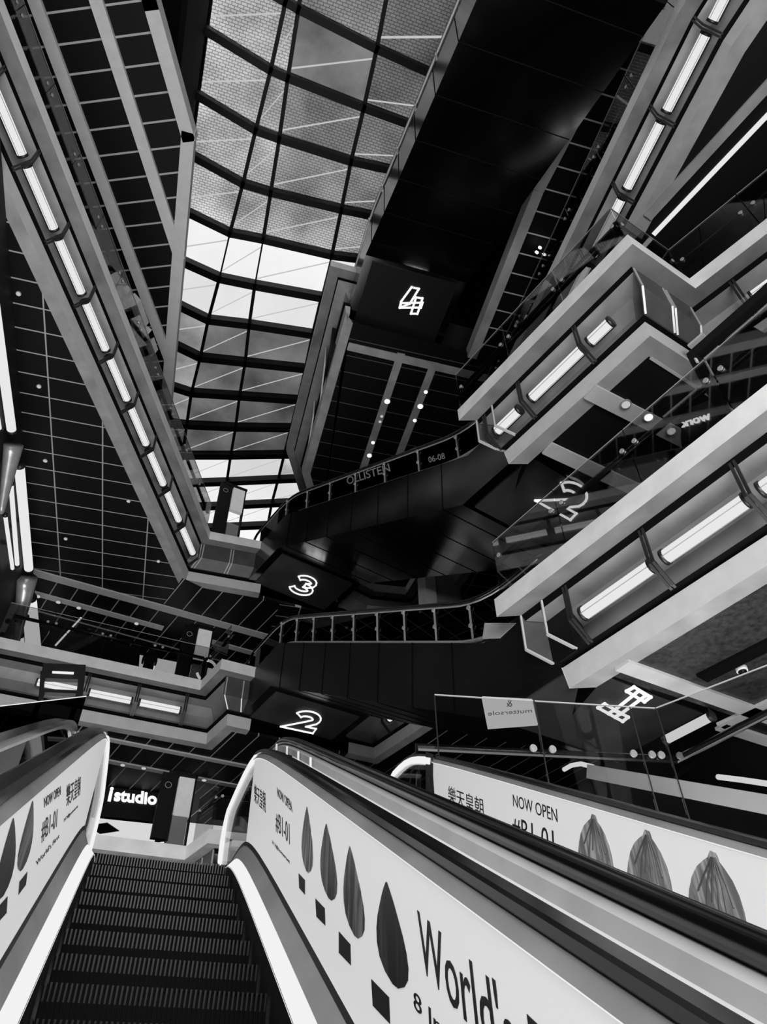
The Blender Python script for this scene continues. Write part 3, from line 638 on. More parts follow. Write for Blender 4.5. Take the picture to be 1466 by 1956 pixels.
def balustrade(root, X, face, dv=0.0, ad=True, panel_m=None, led=True, y1p=6.35, ynew=7.9, y1d=7.0):
    """X = panel plane, face = +1 looks towards +x, -1 towards -x (towards its own steps)"""
    f = face; S_ = lambda pr: [(X + f * a_, b_) for a_, b_ in pr]
    sweep('skirt_panel', S_([(0.125, -0.35), (0.125, 0.0), (0.10, -0.01), (0.10, -0.35)]), root, M['black'], dv=dv, y1=y1d)
    if led: sweep('skirt_light', S_([(0.127, -0.005), (0.060, 0.065), (0.052, 0.058), (0.118, -0.012)]), root, M['led'], dv=dv, y1=y1d)
    sweep('inner_deck', S_([(0.060, 0.064), (0.008, 0.175), (-0.01, 0.175), (-0.01, 0.03), (0.05, 0.045)]), root, M['deck'], dv=dv, y1=y1d + .2)
    sweep('gasket', S_([(0.012, 0.172), (0.004, 0.205), (-0.006, 0.205), (-0.006, 0.172)]), root, M['ink'], dv=dv, y1=y1d + .2)
    p = sweep('ad_panel', S_([(0.004, 0.205), (0.004, 0.915), (-0.014, 0.915), (-0.014, 0.205)]), root, panel_m or M['panel'], dv=dv, y1=y1p)
    sweep('newel_glass', S_([(0.002, 0.205), (0.002, 0.90), (-0.008, 0.90), (-0.008, 0.205)]), root, M['glass'], dv=dv, y0=y1p + 0.01, y1=ynew)
    sweep('top_light', S_([(0.010, 0.916), (0.010, 0.922), (0.004, 0.922), (0.004, 0.916)]), root, M['led'], dv=dv, y1=y1p)
    sweep('rail_housing', S_([(0.014, 0.922), (-0.016, 0.965), (-0.07, 0.965), (-0.055, 0.90), (-0.014, 0.90), (-0.006, 0.922)]), root, M['deck'], dv=dv, y1=ynew)
    sweep('outer_deck', S_([(-0.02, 0.16), (-0.10, 0.16), (-0.10, -0.6), (-0.09, -0.6), (-0.03, 0.13)]), root, M['lgrey'], dv=dv, y1=y1d + .2)
    # handrail with a rounded newel end
    bm = BM(); cx = X - f * 0.055; pts = [(cx, y, stepz(y) + 0.985 + dv) for y in YS + [9.5, 9.9] if y <= ynew + 0.001]; yl, zl_ = pts[-1][1], pts[-1][2]; R = 0.36
    arc = [(cx, yl + R * math.sin(t), zl_ - R * (1 - math.cos(t))) for t in [math.pi * k / 12 for k in range(1, 13)]]
    path_ = pts + arc + [(cx, yl - 0.3, zl_ - 2 * R)]
    rings = []
    for i, p_ in enumerate(path_):
        a_ = np.array(path_[max(i - 1, 0)]); b_ = np.array(path_[min(i + 1, len(path_) - 1)]); d = (b_ - a_) / np.linalg.norm(b_ - a_); nn = np.cross(d, (1, 0, 0)); nn = -nn if False else nn
        pr = [(-0.047, -0.018), (-0.047, 0.006), (-0.03, 0.022), (0.03, 0.022), (0.047, 0.006), (0.047, -0.018), (0.03, -0.024), (-0.03, -0.024)]
        rings.append([bm.verts.new(tuple(np.array(p_) + np.array([1, 0, 0]) * u - nn * v * -1)) for u, v in pr])
    for i in range(len(rings) - 1):
        for k in range(8): bm.faces.new((rings[i][k], rings[i][(k + 1) % 8], rings[i + 1][(k + 1) % 8], rings[i + 1][k]))
    bm.faces.new(rings[0]); bm.faces.new(rings[-1][::-1]); link('handrail', bm, M['rubber'], root)
    # light strip round the newel
    bm = BM(); q = [(cx + f * 0.03, y, stepz(y) + 0.93 + dv) for y in np.linspace(y1p + 0.05, ynew, 7)]
    R2 = R - 0.055; q += [(cx + f * 0.03, yl + R2 * math.sin(t), zl_ - 0.055 - R2 * (1 - math.cos(t))) for t in [math.pi * k / 12 for k in range(1, 9)]]
    tube(bm, q, 0.05, 8); link('newel_light', bm, M['led'], root, True)
    return p
def steps(root, x0, x1, dv=0.0, first=-3):
    """individual steps; ridged treads and risers"""
    proto = None; RUN, RISE = 0.3304, 0.19; W = x1 - x0 - 0.02; xm = (x0 + x1) / 2
    k = 0; Yt = (TOP + 1.4535) / 0.5751; y = Yt - 0.02
    while y > -2.4:
        z = TOP - RISE * k + dv
        if proto is None:
            bm = BM(); box(bm, (0, RUN / 2 + 0.01, -0.012), (W, RUN, 0.012)); box(bm, (0, 0.012, -RISE / 2 - 0.01), (W, 0.014, RISE))
            n = 46
            for i in range(n):
                xx = -W / 2 + W * (i + 0.5) / n; wq = W / n * 0.45
                hexa(bm, [(xx - wq / 2, -0.006, -0.006), (xx + wq / 2, -0.006, -0.006), (xx + wq / 2, RUN, -0.006), (xx - wq / 2, RUN, -0.006), (xx - wq / 2, -0.006, 0.004), (xx + wq / 2, -0.006, 0.004), (xx + wq / 2, RUN, 0.004), (xx - wq / 2, RUN, 0.004)])
                hexa(bm, [(xx - wq / 2, 0.0, -RISE), (xx + wq / 2, 0.0, -RISE), (xx + wq / 2, 0.008, -RISE), (xx - wq / 2, 0.008, -RISE), (xx - wq / 2, -0.008, 0.0), (xx + wq / 2, -0.008, 0.0), (xx + wq / 2, 0.008, 0.0), (xx - wq / 2, 0.008, 0.0)])
            proto = link('step', bm, M['step'], root); o = proto; bm = BM()
            for i in range(n):
                xx = -W / 2 + W * (i + 0.5) / n; wq = W / n * 0.42
                hexa(bm, [(xx - wq / 2, -0.004, -0.075), (xx + wq / 2, -0.004, -0.075), (xx + wq / 2, 0.004, -0.075), (xx - wq / 2, 0.004, -0.075), (xx - wq / 2, -0.016, 0.004), (xx + wq / 2, -0.016, 0.004), (xx + wq / 2, 0.004, 0.006), (xx - wq / 2, 0.004, 0.006)])
            nz = link('nosing', bm, M['nose'], proto)  # paler rib tops stand in for risers catching the skirt light
        else:
            o = proto.copy(); C.objects.link(o); o.parent = root; c_ = nz.copy(); C.objects.link(c_); c_.parent = o
        o.location = (xm, y, z); y -= RUN; k += 1
    bm = BM(); box(bm, (xm, Yt + 0.9, TOP + 0.005 + dv), (W + 0.2, 1.2, 0.03)); link('comb_plate', bm, M['frame'], root)
up_e = thing('escalator', 'near escalator climbing straight ahead, black ridged steps between lit white skirts', 'escalator')
steps(up_e, -0.255, 0.775, dv=-0.12)
pR = balustrade(up_e, 0.905, -1); pL = balustrade(up_e, -0.385, 1)
TOP = 3.23
dn_e = thing('escalator', 'neighbouring escalator to the right with its advertising panel of pale buns', 'escalator')
steps(dn_e, 1.58, 2.89)
pR3 = balustrade(dn_e, 3.03, -1, dv=0.055, y1p=7.35, ynew=8.7, y1d=8.8); 
# left balustrade of the neighbour: clear glass with short lit struts
sweep('rail_housing', [(1.36, 0.86), (1.47, 0.90), (1.47, 0.95), (1.40, 0.95), (1.355, 0.93)], dn_e, M['lgrey'], y1=8.5)
sweep('ad_panel', [(1.455, 0.2), (1.455, 0.88), (1.44, 0.88), (1.44, 0.2)], dn_e, M['panel'], y1=7.4)
bm = BM(); cx = 1.425; pts = [(cx, y, stepz(y) + 1.0) for y in YS if y <= 8.7]; yl, zl_ = pts[-1][1], pts[-1][2]; R = 0.34
tube(bm, pts + [(cx, yl + R * math.sin(t), zl_ - R * (1 - math.cos(t))) for t in [math.pi * k / 12 for k in range(1, 13)]], 0.045, 10); link('handrail', bm, M['rubber'], dn_e, True)
sweep('outer_deck', [(1.03, 0.10), (1.36, 0.10), (1.36, 0.0), (1.03, 0.0)], dn_e, M['frame'], y1=8.8)
for y in (7.75, 7.1, 6.5, 5.95):
    bm = BM(); z = stepz(y); tube(bm, [(1.33, y, z + 0.74), (1.33, y + 0.05, z + 0.97)], 0.012, 6); link('strut', bm, M['white'], dn_e)
# third, lower escalator glimpsed at the left edge
TOP = B1
lf_e = thing('escalator', 'dark glass sided escalator half hidden at the left edge', 'escalator')
sweep('glass_panel', [(-0.70, 0.2), (-0.70, 0.90), (-0.715, 0.90), (-0.715, 0.2)], lf_e, M['dglass'], y1=6.3, dv=0.08)
sweep('handrail', [(-0.75, 0.92), (-0.75, 0.96), (-0.66, 0.96), (-0.66, 0.92)], lf_e, M['rubber'], y1=6.6, dv=0.08)
sweep('rail_housing', [(-0.72, 0.88), (-0.72, 0.92), (-0.69, 0.92), (-0.69, 0.88)], lf_e, M['steel'], y1=6.6, dv=0.08)

# ------------------------------------------------------------------ printing on the panels
def on_x(px, X): return on(px[0], px[1], (X, 0, 0), (1, 0, 0))
def ptext(s, X, bl, br, tl, parent, m='ink', bold=0.0, nm='lettering'):
    P0, P1, P2 = on_x(bl, X), on_x(br, X), on_x(tl, X)
    return text_mesh(nm, s, P0, P1 - P0, P2 - P0, M[m], parent, th=0.001, bold=bold)
XR = 0.905 - 0.0055
ptext("World's First", XR, (804, 1851), (1240, 2360), (797, 1733), pR)
ptext("8 Int'l", XR, (791, 1925), (878, 2022), (790, 1890), pR)
ptext('NOW OPEN', XR, (531, 1522), (559, 1552), (529, 1503), pR)
ptext('#B1-01', XR, (527, 1588), (554, 1618), (527, 1549), pR)
ptext('313@somerset', XR, (520, 1612), (554, 1652), (520, 1604), pR)
ptext('樂天皇朝', XR, (486, 1532), (508, 1553), (486, 1497), pR)
XL = -0.385 + 0.0055
ptext('NOW OPEN', XL, (85, 1543), (116, 1518), (84, 1524), pL)
ptext('#B1-01', XL, (79, 1611), (108, 1583), (80, 1568), pL)
ptext("World's First", XL, (69, 1655), (113, 1600), (69, 1645), pL)
ptext('樂天皇朝', XL, (127, 1542), (153, 1518), (127, 1500), pL)
ptext('313@somerset', XL, (122, 1572), (149, 1543), (122, 1564), pL)
X3 = 3.03 - 0.0055
ptext('NOW OPEN', X3, (981, 1540), (1066, 1571), (980, 1517), pR3)
ptext('#B1-01', X3, (980, 1602), (1060, 1636), (979, 1558), pR3)
ptext('樂天皇朝', X3, (857, 1532), (925, 1562), (856, 1500), pR3)
def drop(px_tip, px_bot, half, X, parent, mi, round_=False):
    """tear-shaped dumpling print; outline given by tip, bottom and half width in photo pixels"""
    T_, B_ = np.array(px_tip, float), np.array(px_bot, float); ax = B_ - T_; pts = []
    if round_: W_ = [(0, .10), (.03, .15), (.08, .20), (.13, .36), (.22, .60), (.35, .80), (.5, .93), (.65, 1.0), (.8, .99), (.93, .84), (1, .55)]
    else: W_ = [(0, .04), (.07, .20), (.15, .36), (.28, .58), (.42, .80), (.56, .95), (.70, 1.0), (.83, .90), (.93, .62), (1, .18)]
    for e in (1, -1):
        for t, k in (W_ if e > 0 else W_[::-1]):
            c = T_ + ax * t; sk = half * k * e; pts.append((c[0] + sk, c[1] + sk * (SLOPE)))
    P = [on_x(p, X) for p in pts]; bm = BM(); off_ = np.array([-0.0015 if X > 0 else 0.0015, 0, 0])
    a_ = [bm.verts.new(tuple(p)) for p in P]; b_ = [bm.verts.new(tuple(p + off_)) for p in P]; n = len(P)
    bm.faces.new(a_); bm.faces.new(b_[::-1])
    for i in range(n): bm.faces.new((a_[i], a_[(i + 1) % n], b_[(i + 1) % n], b_[i]))
    o = link('dumpling_print', bm, DUMP[mi], parent)
def quadp(pts, X, parent, m='ink', nm='caption_block'):
    P = [on_x(p, X) for p in pts]; bm = BM(); off_ = np.array([-0.0015 if X > 0 else 0.0015, 0, 0])
    hexa(bm, [*P, *[p + off_ for p in P]]); link(nm, bm, M[m], parent)
SLOPE = 0.85
drop((587, 1541), (588, 1666), 11, XR, pR, 2); drop((624, 1574), (631, 1718), 16, XR, pR, 1)
drop((669, 1617), (681, 1790), 20, XR, pR, 1); drop((739, 1685), (756, 1884), 30, XR, pR, 0)
quadp([(571, 1668), (583, 1681), (583, 1709), (572, 1696)], XR, pR); quadp([(603, 1716), (621, 1735), (622, 1768), (605, 1751)], XR, pR)
quadp([(648, 1779), (670, 1804), (671, 1844), (648, 1820)], XR, pR); quadp([(710, 1870), (744, 1905), (746, 1956), (713, 1921)], XR, pR)
SLOPE = -0.95
drop((62, 1530), (41, 1662), 13, XL, pL, 1); drop((25, 1563), (3, 1714), 17, XL, pL, 0); drop((-30, 1610), (-55, 1790), 22, XL, pL, 0)
quadp([(37, 1684), (52, 1665), (49, 1690), (35, 1709)], XL, pL); quadp([(-6, 1735), (14, 1712), (12, 1744), (-8, 1766)], XL, pL)
SLOPE = 0.42
drop((1135, 1556), (1142, 1690), 34, X3, pR3, 3, True); drop((1237, 1586), (1246, 1745), 44, X3, pR3, 3, True); drop((1363, 1627), (1378, 1815), 57, X3, pR3, 3, True)
quadp([(814, 1436), (828, 1441), (828, 1560), (814, 1552)], X3, pR3, 'tex', 'perforated_strip')

# ------------------------------------------------------------------ directory pylons
def pylon(x, y, z, h, az, label, gm='litface'):
    t = thing('directory_pylon', label, 'pylon', 'directory pylons beside the escalators', (x, y, z))
    def B_(nm, c, s, m):
        bm = BM(); box(bm, c, s, az=az); return link(nm, bm, M[m], t)
    a_ = math.radians(az); X = lambda u, v, zz: (math.cos(a_) * u + math.sin(a_) * v, -math.sin(a_) * u + math.cos(a_) * v, zz)
    B_('base', X(0.05, 0, 0.03), (1.0, 0.42, 0.06), 'frame')
    B_('side_panel', X(-0.30, 0, h / 2 + 0.3), (0.42, 0.16, h - 0.75), 'black')
    B_('lit_face', X(0.22, -0.02, h - 0.72), (0.46, 0.16, 1.15), gm)
    B_('lower_face', X(0.20, -0.02, 0.75), (0.44, 0.12, 1.3), 'grey')
    B_('header', X(0.10, 0, h - 0.05), (0.86, 0.2, 0.10), 'black')
    for u in (-0.07, 0.48): B_('post', X(u, 0, h / 2), (0.05, 0.2, h), 'black')
    bm = BM(); c = np.array(X(-0.30, -0.10, h - 0.45)); tube(bm, [c + 0.09 * np.array([math.cos(q) * math.cos(a_), -math.cos(q) * math.sin(a_), math.sin(q)]) for q in [2 * math.pi * k / 16 for k in range(17)]], 0.008, 5); link('round_emblem', bm, M['lgrey'], t)
    return t
pylon(0.72, 22.3, L2, 2.95, -6, 'directory pylon with a pale face on the second level gallery, right of the person')
pylon(0.97, 22.3, L1, 2.66, -6, 'directory pylon right of the shop name sign, above the escalator comb')
pylon(0.95, 20.55, L3, 3.35, -12, 'directory pylon standing against the white sky at the end of the long upper left edge')

# ------------------------------------------------------------------ shop behind the lower landing
sg = thing('shop_sign', 'black fascia board with white lettering istudio above the escalator comb', 'sign')
bm = BM(); hexa(bm, [(-2.2, 25.5, 9.62), (0.72, 25.5, 9.62), (0.72, 25.7, 9.62), (-2.2, 25.7, 9.62), (-2.2, 25.5, 10.58), (0.72, 25.5, 10.58), (0.72, 25.7, 10.58), (-2.2, 25.7, 10.58)]); link('board', bm, M['black'], sg)
def ytext(s, Y, bl, br, tl, parent, m='neon', **k):
    f = lambda p: on(p[0], p[1], (0, Y, 0), (0, 1, 0)); P0, P1, P2 = f(bl), f(br), f(tl)
    return text_mesh('lettering', s, P0, P1 - P0, P2 - P0, M[m], parent, th=0.02, **k)
ytext('i', 25.47, (205, 1530), (212, 1531), (211, 1503), sg, bold=0.03)
ytext('studio', 25.47, (217, 1530), (299, 1538), (220, 1506), sg, bold=0.035)
sg2 = thing('shop_sign', 'lettering e with a dot seen through the right newel glass', 'sign')
bm = BM(); box(bm, (3.6, 25.62, 10.35), (2.4, 0.2, 0.9)); link('board', bm, M['black'], sg2)
ytext('e:', 25.47, (441, 1528), (474, 1532), (443, 1510), sg2, bold=0.03)
bm = BM(); poly_slab(bm, [(-5, 25.8), (0.75, 25.8), (0.75, 30.9), (-5, 30.9)], 9.78, 9.82); poly_slab(bm, [(1.5, 25.8), (6.5, 25.8), (6.5, 30.9), (1.5, 30.9)], 9.78, 9.82)
o = struct('ceiling', bm, M['shop'], 'white shop ceiling with its lamp light put in as glow')  # plain white ceiling glows itself in place of light from the shop lamps
for p, q, lb in (((-0.2, 28.4), (1.5, 27.4), 'upper glowing line lamp on the shop ceiling'), ((-1.9, 29.8), (0.1, 28.9), 'lower glowing line lamp on the shop ceiling')):
    bm = BM(); beam(bm, (*p, 9.74), (*q, 9.74), 0.10, 0.05); tag(link('line_lamp', bm, M['led']), lb, 'lamp', 'line lamps on the shop ceiling')
for c, lb in (((-1.0, 26.9), 'dark square vent left on the shop ceiling under the sign'), ((0.4, 29.6), 'dark wedge vent on the shop ceiling near the pylon')):
    bm = BM(); box(bm, (*c, 9.76), (0.75, 0.75, 0.02), az=35); tag(link('ceiling_vent', bm, M['frame']), lb, 'vent', 'vents on the shop ceiling')

# ------------------------------------------------------------------ second level shops and the person
sf = thing('black_fascia_board', 'long black shop front behind the second level gallery', 'board')
P = [on(x, y, (0, 22.9, 0), (0, 1, 0)) for x, y in ((95, 1196), (268, 1238), (264, 1296), (95, 1262))]
for q_ in P: q_[2] = min(q_[2], z3 - 0.12)
bm = BM(); hexa(bm, [P[3], P[2], P[2] + (0, .3, 0), P[3] + (0, .3, 0), P[0], P[1], P[1] + (0, .3, 0), P[0] + (0, .3, 0)]); link('fascia_panel', bm, M['black'], sf)
for x_ in (P[3][0] + .1, P[2][0] - .1):
    bm = BM(); box(bm, (x_, 23.25, (L2 + P[2][2] + .5) / 2), (0.12, 0.1, P[2][2] + .5 - L2)); link('post', bm, M['black'], sf)
lt = thing('lit_shop_window', 'bright shop window behind the person on the second level', 'window')
P = [on(x, y, (0, 24.0, 0), (0, 1, 0)) for x, y in ((262, 1250), (356, 1268), (410, 1278), (420, 1330), (262, 1305))]; P[3][2] = P[4][2] = L2 + 0.02; P[4][0] = P[0][0]; P[3][0] = P[2][0]
bm = BM(); n = len(P); a_ = [bm.verts.new(tuple(p)) for p in P]; b_ = [bm.verts.new(tuple(p + np.array([0, .1, 0]))) for p in P]; bm.faces.new(a_); bm.faces.new(b_[::-1])
for i in range(n): bm.faces.new((a_[i], a_[(i + 1) % n], b_[(i + 1) % n], b_[i]))
link('glowing_pane', bm, M['shop'], lt)
# person: head, hair and shoulders above the slab edge; full standing body
def skin_fig(name, verts, edges, radii, m, parent=None, sub=2):
    me = bpy.data.meshes.new(name); me.from_pydata([tuple(v) for v in verts], edges, []); o = bpy.data.objects.new(name, me); C.objects.link(o)
    md = o.modifiers.new('skin', 'SKIN')
    for i, r in enumerate(radii):
        sv = me.skin_vertices[0].data[i]; sv.radius = (r, r) if not isinstance(r, tuple) else r; sv.use_root = (i == 0)
    sb = o.modifiers.new('sub', 'SUBSURF'); sb.levels = sub; sb.render_levels = sub
    me2 = bpy.data.meshes.new_from_object(o.evaluated_get(bpy.context.evaluated_depsgraph_get())); bpy.data.objects.remove(o)
    me2.name = name; o2 = bpy.data.objects.new(name, me2); C.objects.link(o2); me2.materials.clear(); me2.materials.append(m)
    if parent: o2.parent = parent
    return o2
px_ = (float(on(284, 1270, (0, 22.0, 0), (0, 1, 0))[0]), 22.0, L2)
pr_ = thing('person', 'person with long dark hair in black, standing behind the second level railing', 'person', None, px_)
V = [(0, 0, .95), (0, 0, 1.12), (0, 0, 1.32), (0, 0, 1.42), (0, .01, 1.50), (0, .01, 1.60), (0, 0.01, 1.70), (.17, 0, 1.36), (.21, -.02, 1.10), (.20, -.12, .90), (-.17, 0, 1.36), (-.21, -.02, 1.10), (-.20, -.12, .90), (.09, 0, .85), (.10, 0, .48), (.10, 0, .08), (.10, -.14, .04), (-.09, 0, .85), (-.10, 0, .48), (-.10, 0, .08), (-.10, -.14, .04)]
Eg = [(0, 1), (1, 2), (2, 3), (3, 4), (4, 5), (5, 6), (2, 7), (7, 8), (8, 9), (2, 10), (10, 11), (11, 12), (0, 13), (13, 14), (14, 15), (15, 16), (0, 17), (17, 18), (18, 19), (19, 20)]
Rd = [.15, .16, .17, .06, .055, .10, .08, .06, .042, .032, .06, .042, .032, .09, .06, .04, .035, .09, .06, .04, .035]
skin_fig('body', V, Eg, Rd, M['cloth'], pr_)
skin_fig('hair', [(0, .04, 1.72), (0, .06, 1.58), (0, .08, 1.42), (0, .09, 1.28), (.03, .09, 1.18)], [(0, 1), (1, 2), (2, 3), (3, 4)], [.08, .115, .12, .13, .09], M['hair'], pr_)

# ring lamp beside the pylon
rl = thing('ring_lamp', 'white ring lamp at the corner of the second level gallery', 'lamp')
cR = on(395, 1281, (0, 21.3, 0), (0, 1, 0)); bm = BM(); tube(bm, [cR + 0.30 * np.array([math.cos(t), 0, 1.25 * math.sin(t)]) for t in [math.pi * (0.62 - k / 12) for k in range(0, 19)]], 0.045, 8); link('ring', bm, M['led'], rl, True)
bm = BM(); tube(bm, [cR + (-0.1, 0, 0.45), (cR[0] - 0.1, cR[1], L2)], 0.06, 8); link('stand', bm, M['black'], rl)

# ------------------------------------------------------------------ downlights
def downlight(p, z, label, group, r=0.07, m='spot'):
    t = thing('downlight', label, 'downlight', group, (p[0], p[1], z))
    bm = BM(); cyl(bm, (0, 0, -0.02), (0, 0, 1), r * 1.35, 0.03, 18); link('rim', bm, M['steel'], t)
    bm = BM(); cyl(bm, (0, 0, -0.04), (0, 0, 1), r, 0.02, 18); link('lamp', bm, M[m], t)
g_ = 'downlights behind the fourth level landing'
for p, lb, r, m in (((5.31, 14.87), 'brightest downlight on the left dim strip, topmost', .09, 'spot'), ((5.33, 15.55), 'upper of the two small close downlights on the left dim strip', .05, 'dim'), ((5.35, 15.8), 'lower of the two small close downlights on the left dim strip', .05, 'dim'),
                    ((5.4, 16.8), 'small downlight low on the left dim strip', .06, 'spot'), ((5.46, 17.44), 'lowest bright downlight on the left dim strip', .08, 'spot'), ((6.45, 14.09), 'topmost downlight on the right dim strip', .06, 'spot'), ((6.48, 14.73), 'middle bright downlight on the right dim strip', .09, 'spot'), ((6.51, 15.38), 'lowest downlight on the right dim strip', .06, 'spot')):
    downlight(p, z4 - 0.03, lb, g_, r, m)
g_ = 'downlights on the pale strip at the right'
for p, lb in (((6.83, 6.41), 'left round downlight on the right pale strip'), ((7.38, 6.54), 'brightest middle round downlight on the right pale strip'), ((7.97, 6.7), 'right round downlight on the right pale strip')): downlight(p, z2 - 0.05, lb, g_, .075, 'spot' if 'bright' in lb else 'dim')
g_ = 'small downlights in the upper left black ceiling'
for p, lb in (((36, 560), 'small downlight high in the upper left black ceiling near the wall'), ((75, 737), 'small downlight upper middle of the black ceiling near the wall'), ((87, 879), 'small downlight in the black ceiling left of the long joint'), ((246, 956), 'small downlight in the black ceiling beside the long pale edge'), ((126, 1028), 'small downlight low in the black ceiling near the pale strip'), ((303, 1071), 'small downlight at the inner corner of the black ceiling')):
    downlight(at(*p, z3)[:2], z3, lb, g_, .045, 'dim')
g_ = 'downlights in the pale strip over the second level'
for p, lb in (((113, 1146), 'left downlight in the lower pale strip over the second level'), ((152, 1157), 'middle downlight in the lower pale strip over the second level'), ((262, 1187), 'right downlight in the lower pale strip over the second level'), ((74, 1135), 'downlight at the wall end of the lower pale strip')): downlight(at(*p, z3)[:2], z3 - 0.06, lb, g_, .07, 'dim')
g_ = 'downlights over the shop'
for p, lb in (((236, 1456), 'left downlight on the strip over the shop sign'), ((276, 1462), 'middle downlight on the strip over the shop sign'), ((391, 1485), 'downlight right of the pylon over the shop')): downlight(at(*p, z2)[:2], z2 - 0.06, lb, g_, .07, 'dim')
dm = thing('security_camera', 'small white dome camera on the rippled ceiling', 'camera', None, tuple(at(1416, 1275, z1)))
bm = BM(); cyl(bm, (0, 0, -0.03), (0, 0, 1), 0.08, 0.06, 18); link('base', bm, M['white'], dm)
bm = BM(); bmesh.ops.create_uvsphere(bm, u_segments=16, v_segments=8, radius=0.06, matrix=Matrix.Translation((0, 0, -0.07))); link('dome', bm, M['dglass'], dm, True)

# ------------------------------------------------------------------ wall lights at the left edge
def wl(px0, px1, r, label, group='tube lamps on the left wall'):
    a_, b_ = [on(*p, (-5.38, 0, 0), (1, -0.0325, 0)) for p in (px0, px1)]
    t = thing('wall_tube_lamp', label, 'lamp', group)
    bm = BM(); tube(bm, [a_, b_], r, 12); link('tube', bm, M['tube'], t, True)
    d = (b_ - a_) / np.linalg.norm(b_ - a_)
    for e, s in ((a_, -1), (b_, 1)):
        bm = BM(); tube(bm, [e, e + d * s * 0.07], r + 0.02, 12); link('end_cap', bm, M['frame'], t, True)
    bm = BM(); m_ = (a_ + b_) / 2; box(bm, (m_[0] - 0.08, m_[1], m_[2]), (0.24, 0.15, 0.05)); link('wall_bracket', bm, M['frame'], t)
wl((-14, 560), (22, 820), .11, 'widest tube lamp at the very left edge, highest on the wall'); wl((-40, 600), (-2, 818), .06, 'thin tube lamp just left of the highest wide one')
wl((37, 890), (55, 1086), .13, 'wide tube lamp in the middle group on the left wall'); wl((21, 925), (33, 1078), .06, 'second, thinner tube lamp in the middle group on the left wall'); wl((10, 985), (24, 1086), .05, 'leftmost thin tube lamp in the middle group on the left wall')
wl((59, 1143), (72, 1270), .17, 'wide tube lamp in the lowest group on the left wall'); wl((50, 1180), (55, 1262), .08, 'second, thinner tube lamp in the lowest group on the left wall'); wl((41, 1215), (46, 1266), .07, 'leftmost thin tube lamp in the lowest group on the left wall')
def shell(pa, pb, ra, rb, label):
    a_, b_ = [on(*p, (-5.33, 0, 0), (1, -0.0325, 0)) for p in (pa, pb)]; bm = BM(); rings = []
    for k in range(9):
        t = k / 8; c = a_ + (b_ - a_) * t; r = ra + (rb - ra) * t; rings.append([bm.verts.new((c[0] + r * math.cos(q) * 0.8, c[1] + r * 0.6 * math.sin(q), c[2] + r * math.sin(q))) for q in [2 * math.pi * j / 16 for j in range(16)]])
    for i in range(8):
        for j in range(16): bm.faces.new((rings[i][j], rings[i][(j + 1) % 16], rings[i + 1][(j + 1) % 16], rings[i + 1][j]))
    bm.faces.new(rings[0]); bm.faces.new(rings[-1][::-1]); tag(link('wall_fin', bm, M['steel'], None, True), label, 'wall panel', 'curved metal fins on the left wall')
shell((26, 850), (2, 980), 0.28, 0.08, 'curved metal fin below the highest wall lamp'); shell((52, 1105), (30, 1235), 0.36, 0.10, 'curved metal fin between the two lower lamp groups'); shell((70, 1285), (52, 1400), 0.4, 0.2, 'curved metal fin below the lowest lamp group')

# closed cove panels with pale frames on the unlit short sides
def cove_panel(pts, i0, z, side, label, bars):
    P = {u: offs(pts, u, side) for u in (0.30, 0.31, 0.58)}; a_, b_ = [np.array(P[0.31][k]) for k in (i0, i0 + 1)]; a2, b2 = [np.array(P[0.58][k]) for k in (i0, i0 + 1)]
    ntrim[0] += 1; bm = BM()
    q = [(a_, -.31), (b_, -.31), (b_, -.92), (a_, -.92), (a2, -1.2), (b2, -1.2)]; v = [bm.verts.new((p[0], p[1], z + h)) for p, h in q]
    bm.faces.new((v[0], v[1], v[2], v[3])); bm.faces.new((v[3], v[2], v[5], v[4]))
    a3, b3 = [np.array(offs(pts, 0.66, side)[k]) for k in (i0, i0 + 1)]; w_ = [bm.verts.new((p[0], p[1], z - .31)) for p in (a3, b3)]; y_ = [bm.verts.new((p[0], p[1], z - 1.2)) for p in (a3, b3)]
    bm.faces.new((w_[0], w_[1], v[1], v[0])); bm.faces.new((v[4], v[5], y_[1], y_[0])); struct('trim_%d' % ntrim[0], bm, M['panelgrey'], label)
    ntrim[0] += 1; bm = BM()
    for t in bars:
        p, r = a_ + (b_ - a_) * t, a2 + (b2 - a2) * t
        beam(bm, (*p, z - .33), (*p, z - .93), .035, .035, up=(1, 0.3, 0)); beam(bm, (*p, z - .92), (*r, z - 1.2), .035, .035)
    struct('trim_%d' % ntrim[0], bm, M['alu'], label + ', frame bars')
cove_panel(P_L3, 1, L3, -1, 'dark closed cove panels at the inner end of the long upper left edge', (0.0, .04, .46, .5, .97))
cove_panel(P_L2, 2, L2, -1, 'dark closed cove panel on the short jog of the second level edge', (0.05, .55, .97))
cove_panel(P_L1, 1, L1, -1, 'dark closed cove panel above the escalator comb', (0.05, .5, .97))
cove_panel(P_R2, 1, L2, 1, 'dark closed cove panels on the notch of the middle right balcony edge', (0.03, .45, .5, .97))
